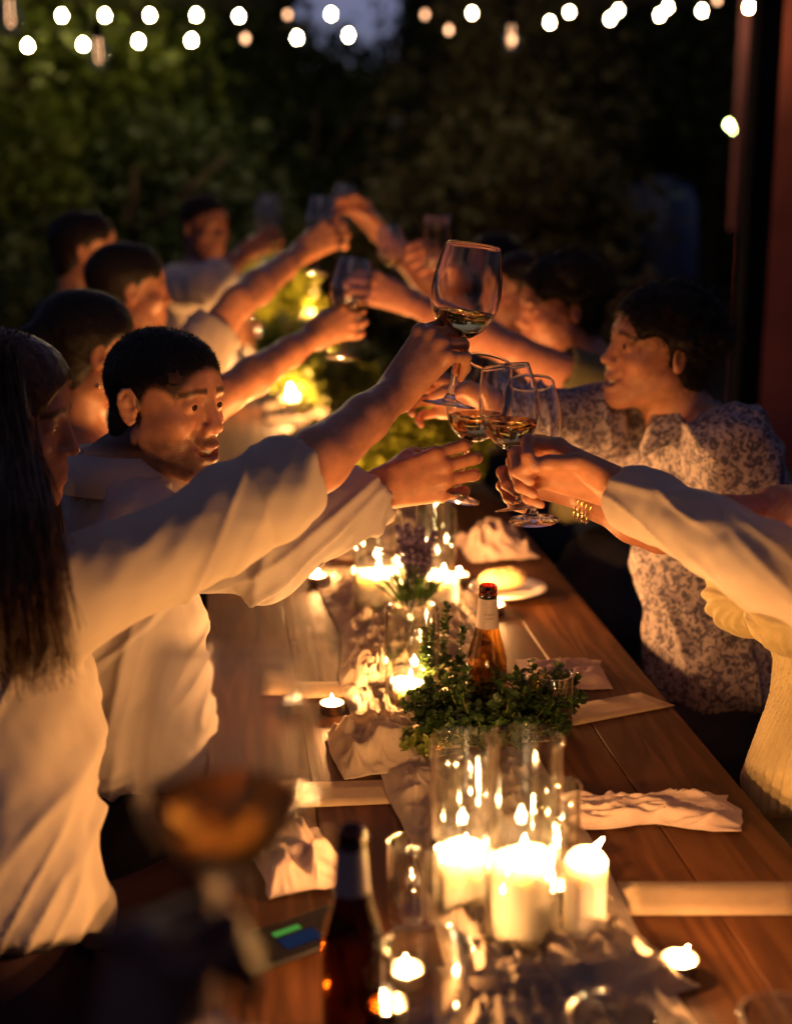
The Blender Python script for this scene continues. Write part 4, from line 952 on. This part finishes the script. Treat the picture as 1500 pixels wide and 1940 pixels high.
def sleeve(Fd, sh, el, wr, end, r0, r1, r2, arm_r=1.0, cuff=.0, ct=.006):
    """end: 0..1 shoulder-elbow, 1..2 elbow-wrist; returns the cuff point and direction"""
    sh, el, wr = map(np.array, (sh, el, wr))
    if end <= 1:
        c = sh+(el-sh)*end; d = nrm(el-sh); Fd.cone(sh, c+d*.02, r0, r1, .03)
    else:
        c = el+(wr-el)*(end-1); d = nrm(wr-el); Fd.cone(sh, el, r0, r1, .03); Fd.cone(el, c+d*.02, r1, r2, .025)
    if cuff: Fd.cone(c-d*cuff, c+d*.02, (r1 if end <= 1 else r2)+ct, (r1 if end <= 1 else r2)+ct+.001, .003)
    return c, d
def person(label, group, head_p, face, neck, shR, shL, pelvis, skin=(.55,.265,.15), up=(0,0,1), arms=(), top=None, legs=None, hair=('crop','hair_black'), h=.003, h2=.005, smile=False, stubble=0, female=False, fold=(), collar=None, eyes=True, chest=1.0, extra=None, name='person', strands_dir=None, gaze=0.0, bust=False, fade=False):
    head_p, neck, shR, shL, pelvis = [np.array(q, float) for q in (head_p, neck, shR, shL, pelvis)]
    A = frame(face, up); e = empty(name, (pelvis[0], pelvis[1], max(pelvis[2]-.1, 0.0)))
    ch = neck+(pelvis-neck)*.32
    pts = [head_p+.16, head_p-.16, neck, shR, shL, ch]
    for a in arms: pts += [a['el'], a['wr'], np.array(a['wr'])+.2*nrm(a['fd'])]
    pts = np.array(pts); Fd = Field(pts.min(0)-.09, pts.max(0)+.09, h)
    # trunk under the clothes, neck, arms, hands
    side = nrm(shR-shL); upv = nrm(neck-pelvis); fr = nrm(np.cross(upv, side)) if False else nrm(np.cross(-side, upv))
    Fd.ecap((shR+shL)/2+(ch-neck)*.15, ch, .13*chest, .12*chest, side, fr, .085*chest, .085*chest, .03)
    Fd.cone(shL, (shL+shR)/2, .05, .06, .03); Fd.cone(shR, (shL+shR)/2, .05, .06, .03)
    nr = .050 if female else .057
    Fd.cone(head_p-A[2]*.058-A[1]*.022, neck, nr, nr*1.12, .02)
    Fd.cone(neck, shL, nr*1.0, .045, .035); Fd.cone(neck, shR, nr*1.0, .045, .035)
    head(Fd, head_p, A, smile, female)
    marks = []
    for a in arms:
        s0 = shR if a['side'] == 'R' else shL; arm(Fd, s0, a['el'], a['wr'], a.get('r', .9 if female else 1.0))
        marks += hand(Fd, a['wr'], a['fd'], a['th'], a['do'], a.get('curls', curl(30,40,25)), a.get('thumb', TH_WRAP), a.get('s', .92 if female else 1.0), a.get('spread', (6,0,-5,-12)))
    v, f = Fd.mesh(); v = relax(v, f, 1, .35); col = skin_color(v, head_p, A, skin, stubble, fade, marks if h < .0036 else ())
    place(mesh_obj('body', v, f, 'skin', None, cols=col), e)
    if eyes:
        for sx in (-1,1):
            c = head_p + HS*(sx*.031*A[0] + .0775*A[1] + .0092*A[2]); g = nrm(A[1]+A[0]*gaze); B = frame(g, A[2])
            mb = MB(); mb.lathe([(.0120*HS*math.sin(t), -.0120*HS*math.cos(t)) for t in np.linspace(0.001, math.pi-.001, 14)], 16)
            vv = np.array(mb.v); vv = vv[:,:1]*B[0]+vv[:,1:2]*B[2]+vv[:,2:3]*B[1]
            ob = mesh_obj('eye', vv+c, mb.f, ['eye_white','iris'])
            mi = np.array([1 if (np.mean([mb.v[i][2] for i in q]) > .0091*HS) else 0 for q in mb.f], np.int32); ob.data.polygons.foreach_set('material_index', mi); place(ob, e)
    if smile:
        tb = MB(); R_ = .030
        for k in range(-4,5): a = k*.16; c = V3(R_*math.sin(a)*.8, .068+R_*math.cos(a)*.82-.0010, -.0640+(.006*abs(k)/4)); cc = head_p+HS*(c[0]*A[0]+c[1]*A[1]+c[2]*A[2]); tb.box(cc, (.0040,.003,.0085), A)
        place(tb.build('teeth', 'teeth', smooth=False), e)
    # upper garment
    if top:
        w = top.get('w', 1.0); lo = np.array([neck, shR, shL, pelvis]); 
        for a in arms: lo = np.vstack([lo, a['el'], a['wr']])
        Ft = Field(lo.min(0)-.20, lo.max(0)+.17, h2); mid = neck+(pelvis-neck)*.5
        drop = (pelvis-neck)*.10
        Ft.ecap((shR+shL)/2+drop*.9, mid, .150*w, .155*w, side, fr, .100*w, .118*w, .05); Ft.ecap(mid, pelvis, .155*w, .165*w, side, fr, .118*w, .135*w, .05)
        Ft.cone(neck-upv*.015, shL, .066*w, .062*w, .04); Ft.cone(neck-upv*.015, shR, .066*w, .062*w, .04)
        cuts = []
        for a in arms:
            s0 = shR if a['side'] == 'R' else shL; end = a.get('sleeve', 1.9); rr = a.get('sr', (.066,.056,.044))
            cuts.append((*sleeve(Ft, s0, a['el'], a['wr'], end, *rr, cuff=a.get('cuff', 0)), end, a, s0))
        if bust:
            for sx in (-1,1): Ft.ell((shR+shL)/2+drop*2.1+side*sx*.07+fr*.075, (.075,.07,.07), None, .04)
        for c, d, end, a, s0 in cuts:
            Ft.cut(c, d, .13); ar = a.get('r', .9 if female else 1.0); rad = (.046 if end < .8 else .042 if end < 1.4 else .029)*ar+.003
            Ft.cone(c-d*.045, c+d*.08, rad, rad, .004, 'sub')
        # neckline
        op = top.get('neck', .06); Ft.cone(neck+upv*.0-fr*.01, neck+upv*.16+fr*.02, op, op+.03, .006, 'sub')
        if top.get('vneck'): Ft.cone(neck+fr*.09+upv*.06, neck+fr*.12-upv*top['vneck'], .040, .012, .008, 'sub')
        if top.get('strapless'): Ft.cut((shR+shL)/2+drop*top['strapless'], upv, .35)
        hem = top.get('hem', .02); Ft.cut(pelvis-upv*hem, -upv, .30)
        v, f = Ft.mesh(); v = relax(v, f, 2, .4); n = vnormals(v, f)
        v = folds(v, n, fold or [(upv, .22, .05, .007, 3), (nrm(fr-upv), .16, .04, .005, 5)])
        v = v+n*((vnoise(v*55)-.5)*.0022)[:,None]
        place(mesh_obj(top.get('name','shirt'), v, f, top['mat']), e)
        if collar:
            mb = MB(); nA = frame(fr, nrm(neck+upv*.1-neck+ (head_p-neck)*.35)); V_ = []; F_ = []; n_ = 40; W_ = 5
            for i in range(n_+1):
                ph = math.radians(-150+300*i/n_); fr_ = -math.cos(ph)*1; dirv = -nA[1]*math.cos(ph)+nA[0]*math.sin(ph); pt = max(0, abs(ph)/math.radians(150))**5
                rows = [(.060,.012), (.062,.040), (.069,.046), (.080,.022), (.094+.030*pt, -.010-.045*pt)]
                for r_, z_ in rows: V_.append(neck+dirv*r_*collar+nA[1]*(.012+.014*(1 if False else 0))+nA[2]*(z_+.004-.022*max(0,-math.cos(ph)*-1)*0))
            for i in range(n_):
                for j in range(W_-1): F_.append((i*W_+j, (i+1)*W_+j, (i+1)*W_+j+1, i*W_+j+1))
            ob = place(mesh_obj('collar', V_, F_, top['mat']), e); sd = ob.modifiers.new('t', 'SOLIDIFY'); sd.thickness = .0025; sd.offset = 0
        e['_cuts'] = ''; del e['_cuts']
    # lower garment: seated
    if legs:
        out = nrm(V3(fr[0], fr[1], 0)); P0 = V3(pelvis[0], pelvis[1], .54); pts = []; Fl = None
        kn = [P0+side*sx*.12+out*.40+V3(0,0,.02) for sx in (-1,1)]; ft = [k_+out*.02+V3(0,0,-.47) for k_ in kn]
        al = np.array([P0, *kn, *ft]); Fl = Field(al.min(0)-.2, al.max(0)+np.array([.2,.2,.22]), .010)
        Fl.ecap(P0+V3(0,0,.0), P0+V3(0,0,.10)+(pelvis-P0)*V3(1,1,0), .155, .140, side, out, .12, .110, .05)
        for k_, f_, sx in zip(kn, ft, (-1,1)):
            Fl.cone(P0+side*sx*.09, k_, .095, .07, .04); Fl.cone(k_, f_, .068, .05, .03); Fl.cone(f_+V3(0,0,-.005)-out*.03, f_+V3(0,0,-.02)+out*.14, .045, .035, .02)
        v, f = Fl.mesh(); n = vnormals(v, f); v = v+n*((vnoise(v*14)-.5)*.016)[:,None]; v[:,2] = np.maximum(v[:,2], .004)
        place(mesh_obj('trousers' if legs[0] == 't' else 'skirt', v, f, legs[1]), e)
    if hair: 
        ho = make_hair(head_p, A, hair[0], hair[1], None, max(h, .0028), seed=len(label), long_dir=strands_dir); place(ho, e)
    tag(e, label, 'person', group); return e
SK = (.56,.33,.23)

# ---- man in white shirt (left, in focus)
L1 = person('person in a white collared shirt, smiling, holding the lower left wine glass', 'guests on the left side', at(314,768,2.15), (.77,-.63,-.02), at(228,915,2.20),
  at(300,1035,2.06), at(170,945,2.40), at(250,1440,2.20), up=(.10,0,1), smile=True, stubble=.6, h=.0026, h2=.0038, skin=(.56,.27,.155),
  arms=[dict(side='R', el=at(505,1062,2.03), wr=at(726,926,2.10), fd=(.96,.06,.24), th=(-.2,.35,1), do=(-.10,-1,.25), curls=curl(14,52,44), thumb=TH_WRAP, sleeve=1.93, sr=(.068,.052,.042), r=.88, cuff=.055, spread=(3,0,-3,-7)),
        dict(side='L', el=at(150,1150,2.50), wr=at(330,1290,2.45), fd=(.9,-.2,-.3), th=(0,-.3,1), do=(0,.9,.4), sleeve=1.9, sr=(.070,.056,.044))],
  top=dict(mat='shirt_white', w=.92, neck=.055, vneck=.10, hem=.03), legs=('t','black_cloth'), collar=1.28, gaze=.08, fade=True,
  fold=[((.25,0,1), .45, .050, .010, 3), ((.75,.1,.6), .35, .030, .007, 6)])
for px, py in ((614,1046),(588,1066)):
    c = at(px, py, 2.0); r_ = nrm(CAM-c); B = frame(r_); mb = MB().lathe([(0,.0012),(.0035,.0014),(.0052,.0010),(.0055,0),(.0050,-.001)], 20); vv = np.array(mb.v); vv = vv[:,:1]*B[0]+vv[:,1:2]*B[2]+vv[:,2:3]*B[1]
    wr_ = at(726,926,2.10); el_ = at(505,1062,2.03); ax_ = nrm(wr_-el_); k_ = (c-el_)@ax_; axp = el_+ax_*k_; dn = nrm(V3(0,-.55,-.85)-ax_*(V3(0,-.55,-.85)@ax_)); B = frame(dn, ax_)
    vv = np.array(mb.v); vv = vv[:,:1]*B[0]+vv[:,1:2]*B[2]+vv[:,2:3]*B[1]; place(mesh_obj('button', vv+axp+dn*.049, mb.f, 'shirt_white'), L1)
# ---- person with long hair (left edge, nearest)
L0 = person('person in a cream shirt with rolled sleeve, arm stretched in from the left edge', 'guests on the left side', at(2,800,1.90), (.97,-.16,-.14), at(-40,1010,1.86),
  at(115,1135,1.72), at(-150,1030,2.05), at(-20,1700,1.72), up=(.12,0,1), h=.0028, h2=.0038, skin=(.52,.245,.145), smile=False,
  arms=[dict(side='R', el=at(538,926,1.84), wr=at(752,742,2.02), fd=(.50,.10,.62), th=(-.3,.7,.4), do=(-.62,-.72,.50), curls=dict(index=(48,52,30), middle=(58,58,34), ring=(62,60,34), pinky=(60,58,30)), thumb=TH_WRAP, sleeve=1.08, sr=(.070,.050,.052), cuff=.040, spread=(8,2,-4,-10)),
        dict(side='L', el=at(-200,1350,2.10), wr=at(-60,1520,2.05), fd=(.45,.1,-.8), th=(.6,-.4,0), do=(.3,-.9,.2), sleeve=1.5, sr=(.080,.065,.05))],
  top=dict(mat='shirt_cream', w=1.0, neck=.06, hem=.06), legs=('t','burgundy_cloth'), hair=('long','hair_brown'), strands_dir=[at(15,800,1.80), at(22,900,1.68), at(28,1010,1.59), at(30,1130,1.56), at(45,1270,1.58)], eyes=True,
  fold=[((.58,0,.81), 1.0, .060, .013, 2), ((.50,0,.86), .7, .030, .004, 9)])
# ---- dark-haired person with earring
L2 = person('person wearing a small round earring, bare arm raised behind the white collared shirt', 'guests on the left side', at(165,668,2.75), (.86,.50,-.10), at(150,850,2.80),
  at(215,930,2.62), at(90,860,2.95), at(140,1200,2.80), female=True, h=.0035, h2=.007, skin=(.48,.225,.125),
  arms=[dict(side='R', el=at(430,745,2.72), wr=at(596,636,2.92), fd=(.86,.25,.36), th=(-.2,.4,1), do=(-.2,-1,.2), curls=curl(40,50,30), sleeve=.35, sr=(.06,.056,.05))],
  top=dict(mat='black_cloth', w=.9, neck=.07, hem=.02), legs=('t','black_cloth'), hair=('bun','hair_black'))
q = at(186,731,2.66); o = MB().lathe([(0,-.006),(.005,-.0035),(.0062,0),(.005,.0035),(0,.006)], 12).build('earring', 'gold'); o.location = q; 
o.parent = L2; o.location = Vector(q)-L2.location
# ---- farther guests on the left
L3 = person('person in a pale short sleeve, long bare arm raised toward the middle', 'guests on the left side', at(243,552,3.45), (.92,.30,-.05), at(250,690,3.48),
  at(320,735,3.32), at(190,690,3.65), at(230,960,3.5), h=.005, h2=.009, eyes=False,
  arms=[dict(side='R', el=at(452,572,3.38), wr=at(572,478,3.66), fd=(.80,.2,.5), th=(-.2,.4,1), do=(-.2,-1,.3), sleeve=.72, sr=(.075,.066,.05))],
  top=dict(mat='shirt_cream', neck=.06), legs=('t','navy_cloth'), hair=('short','hair_black'))
L4 = person('person in dark clothes in the back row at far left', 'guests on the left side', at(162,478,4.1), (.95,.10,0), at(150,590,4.15),
  at(200,640,4.0), at(100,600,4.3), at(150,830,4.15), h=.005, h2=.010, eyes=False, stubble=.9,
  arms=[dict(side='R', el=at(330,700,3.95), wr=at(400,640,4.0), fd=(.9,.1,.2), th=(0,.3,1), do=(0,-1,.2), sleeve=1.8, sr=(.07,.06,.05))],
  top=dict(mat='navy_cloth', neck=.06), legs=('t','navy_cloth'), hair=('short','hair_black'))
L5 = person('person with a white sleeve raising a dim glass at the far end', 'guests on the left side', at(388,432,5.0), (.55,-.80,-.05), at(385,520,5.05),
  at(335,545,4.9), at(440,545,5.1), at(385,720,5.1), h=.006, h2=.010, eyes=False, skin=(.24,.11,.08),
  arms=[dict(side='R', el=at(390,545,4.6), wr=at(462,480,4.8), fd=(.70,.1,.4), th=(-.2,.4,1), do=(-.2,-1,.3), sleeve=1.45, sr=(.07,.062,.055))],
  top=dict(mat='shirt_white', neck=.06), legs=('t','navy_cloth'), hair=('crop','hair_black'))

# ---- right side
R0 = person('person at the right edge reaching in with a cream cuffed sleeve', 'guests on the right side', at(1760,700,1.62), (-.92,.30,-.15), at(1760,930,1.62),
  at(1690,1180,1.70), at(1830,1150,1.45), at(1830,1750,1.6), h=.0028, h2=.0038, eyes=False,
  arms=[dict(side='R', el=at(1440,1068,1.68), wr=at(1158,922,1.91), fd=(-.86,.16,.34), th=(.12,-.42,.9), do=(.25,.80,.55), curls=dict(index=(22,78,46), middle=(28,80,48), ring=(34,82,48), pinky=(38,80,44)), thumb=[(.022,.028,-.012), (.040,.062,-.024), (.034,.096,-.038), (.018,.122,-.044)], sleeve=1.86, sr=(.066,.050,.041), cuff=.06, r=.86, spread=(8,2,-4,-10))],
  top=dict(mat='shirt_cream', neck=.06), legs=('t','navy_cloth'), hair=('short','hair_brown'),
  fold=[((-.85,.1,.42), .9, .050, .0055, 4), ((-.75,.1,.6), .5, .026, .003, 8)])
R1 = person('person in a strapless gathered yellow dress with gold bracelets at the right edge', 'guests on the right side', at(1640,775,2.10), (-.95,.20,-.15), at(1605,985,2.16),
  at(1480,985,2.27), at(1690,1040,1.98), at(1600,1480,2.06), h=.003, h2=.0045, female=True, skin=(.46,.20,.12),
  arms=[dict(side='R', el=at(1252,1000,2.06), wr=at(1085,925,2.10), fd=(-.84,.02,.30), th=(.10,-.35,.9), do=(.2,.9,.4), curls=curl(44,54,30,4), sleeve=-1, s=.9)],
  top=None, legs=('s','yellow_dress'), hair=('long','hair_brown'), strands_dir=(-.03,-.05,0), eyes=True)
# her gathered dress
def dress():
    nk = at(1605,985,2.16); sR = at(1480,985,2.27); sL = at(1690,1040,1.98); pv = at(1600,1480,2.06); up_ = nrm(nk-pv); sd = nrm(sR-sL); fr = nrm(np.cross(-sd, up_))
    Ft = Field(np.minimum(nk, pv)-.28, np.maximum(nk, pv)+.25, .004); c = (sR+sL)/2; md = nk+(pv-nk)*.55
    Ft.ecap(c+(pv-nk)*.18, md, .132, .118, sd, fr, .092, .080, .04); Ft.ecap(md, pv, .118, .165, sd, fr, .080, .140, .05)
    bu = c+(pv-nk)*.30+fr*.075
    for sx in (-1,1): Ft.ell(bu+sd*sx*.066+fr*.022, (.072,.072,.066), None, .025)
    Ft.cut(c+(pv-nk)*.20, up_, .35); Ft.cut(pv-up_*.06, -up_, .3)
    Ft.cone(bu+up_*.10+fr*.05, bu+up_*.035+fr*.075, .040, .010, .015, 'sub')
    v, f = Ft.mesh(); v = relax(v, f, 2, .4); n = vnormals(v, f); kn = bu+fr*.082-up_*.005; d = v-kn; a = np.arctan2(d@up_, d@sd); r = np.linalg.norm(d-np.outer(d@fr, fr), axis=1)
    upper = np.clip(((v-kn)@up_+.075)/.02, 0, 1); ang = np.arctan2((v-md)@sd, (v-md)@fr)
    v = v+n*(upper*.0032*np.sin(a*26+4*vnoise(v*18))*np.clip(r/.03, 0, 1)*(.5+vnoise(v*30)) + (1-upper)*.0026*np.sin(ang*60+2*vnoise(v*12)))[:,None]
    place(mesh_obj('dress', v, f, 'yellow_dress'), R1)
dress()
# bracelet on her wrist
wr = at(1085,925,2.10); el = at(1252,1000,2.06); ax = nrm(wr-el)
for k in range(5):
    c = wr-ax*(.018+.0045*k); B = frame(ax, (0,0,1)); tl = .12*math.sin(k*2.1); P = []
    for j in range(37):
        t = 2*math.pi*j/36; P.append(c+(B[0]*math.cos(t)+B[2]*math.sin(t))*.0335+ax*tl*.03*math.cos(t)-V3(0,0,.006))
    place(MB().tube(P, .0013, 6, cap=False).build('bracelet', 'gold'), R1)
R2 = person('person in a white and navy patterned shirt leaning in from the right', 'guests on the right side', at(1246,668,2.60), (-.97,-.12,.12), at(1300,815,2.66),
  at(1262,850,2.82), at(1385,850,2.50), at(1350,1270,2.62), up=(.18,0,1), h=.0035, h2=.006, smile=True,
  arms=[dict(side='R', el=at(1120,800,2.66), wr=at(925,772,2.55), fd=(-.9,.1,.25), th=(.1,.3,.9), do=(.1,.9,.3), sleeve=1.92, sr=(.080,.062,.050)),
        dict(side='L', el=at(1480,1100,2.52), wr=at(1470,1320,2.55), fd=(-.9,.1,-.1), th=(0,.3,.9), do=(0,-.9,.3), sleeve=.8, sr=(.080,.075,.050))],
  top=dict(mat='floral', w=.92, neck=.06, vneck=.09, hem=.08), legs=('t','navy_cloth'), hair=('curly','hair_black'), collar=1.05,
  fold=[((.2,0,-1), .25, .05, .010, 3), ((-.9,0,.2), .2, .045, .006, 5)])
R3 = person('person in an olive short sleeve behind the patterned shirt, bare forearm raised', 'guests on the right side', at(1060,585,3.30), (-.95,-.15,-.08), at(1110,700,3.36),
  at(1165,745,3.42), at(1190,760,3.2), at(1150,960,3.36), h=.0045, h2=.008, skin=(.52,.24,.16),
  arms=[dict(side='L', el=at(975,668,3.10), wr=at(775,572,3.25), fd=(-.85,.1,.35), th=(.1,-.3,.9), do=(.1,-.8,.4), sleeve=.62, sr=(.075,.066,.050))],
  top=dict(mat='olive_cloth', neck=.06), legs=('t','navy_cloth'), hair=('curly','hair_black'))
R4 = person('far person lifting a bare arm highest in the middle of the toast', 'guests on the right side', at(985,555,4.15), (-.92,-.25,0), at(1010,645,4.2),
  at(985,680,4.3), at(1030,690,4.05), at(1010,850,4.2), h=.006, h2=.010, eyes=False, skin=(.52,.24,.16),
  arms=[dict(side='R', el=at(838,560,4.15), wr=at(718,440,4.15), fd=(-.6,.05,.75), th=(.3,-.3,.6), do=(.6,.6,.4), sleeve=.7, sr=(.075,.066,.050))],
  top=dict(mat='navy_cloth', neck=.06), legs=('t','navy_cloth'), hair=('short','hair_black'))
R5 = person('far person in a dark sleeve lifting a straight tumbler', 'guests on the right side', at(935,505,5.0), (-.95,-.1,0), at(955,585,5.05),
  at(940,615,5.1), at(970,615,4.9), at(950,750,5.0), h=.006, h2=.010, eyes=False, skin=(.50,.22,.15),
  arms=[dict(side='L', el=at(880,560,4.5), wr=at(838,500,3.85), fd=(-.3,-.7,.3), th=(.3,-.3,.6), do=(.6,-.2,.4), sleeve=1.2, sr=(.07,.066,.050))],
  top=dict(mat='burgundy_cloth', neck=.06), legs=('t','navy_cloth'), hair=('short','hair_black'))
# ---- foreground guest holding the spritz
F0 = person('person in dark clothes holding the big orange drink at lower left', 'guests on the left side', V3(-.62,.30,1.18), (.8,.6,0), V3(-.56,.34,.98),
  V3(-.36,.50,.93), V3(-.70,.46,.93), V3(-.55,.42,.55), h=.004, h2=.008, skin=(.09,.035,.03),  # near-black skin: the shade on this hand is put into its colour
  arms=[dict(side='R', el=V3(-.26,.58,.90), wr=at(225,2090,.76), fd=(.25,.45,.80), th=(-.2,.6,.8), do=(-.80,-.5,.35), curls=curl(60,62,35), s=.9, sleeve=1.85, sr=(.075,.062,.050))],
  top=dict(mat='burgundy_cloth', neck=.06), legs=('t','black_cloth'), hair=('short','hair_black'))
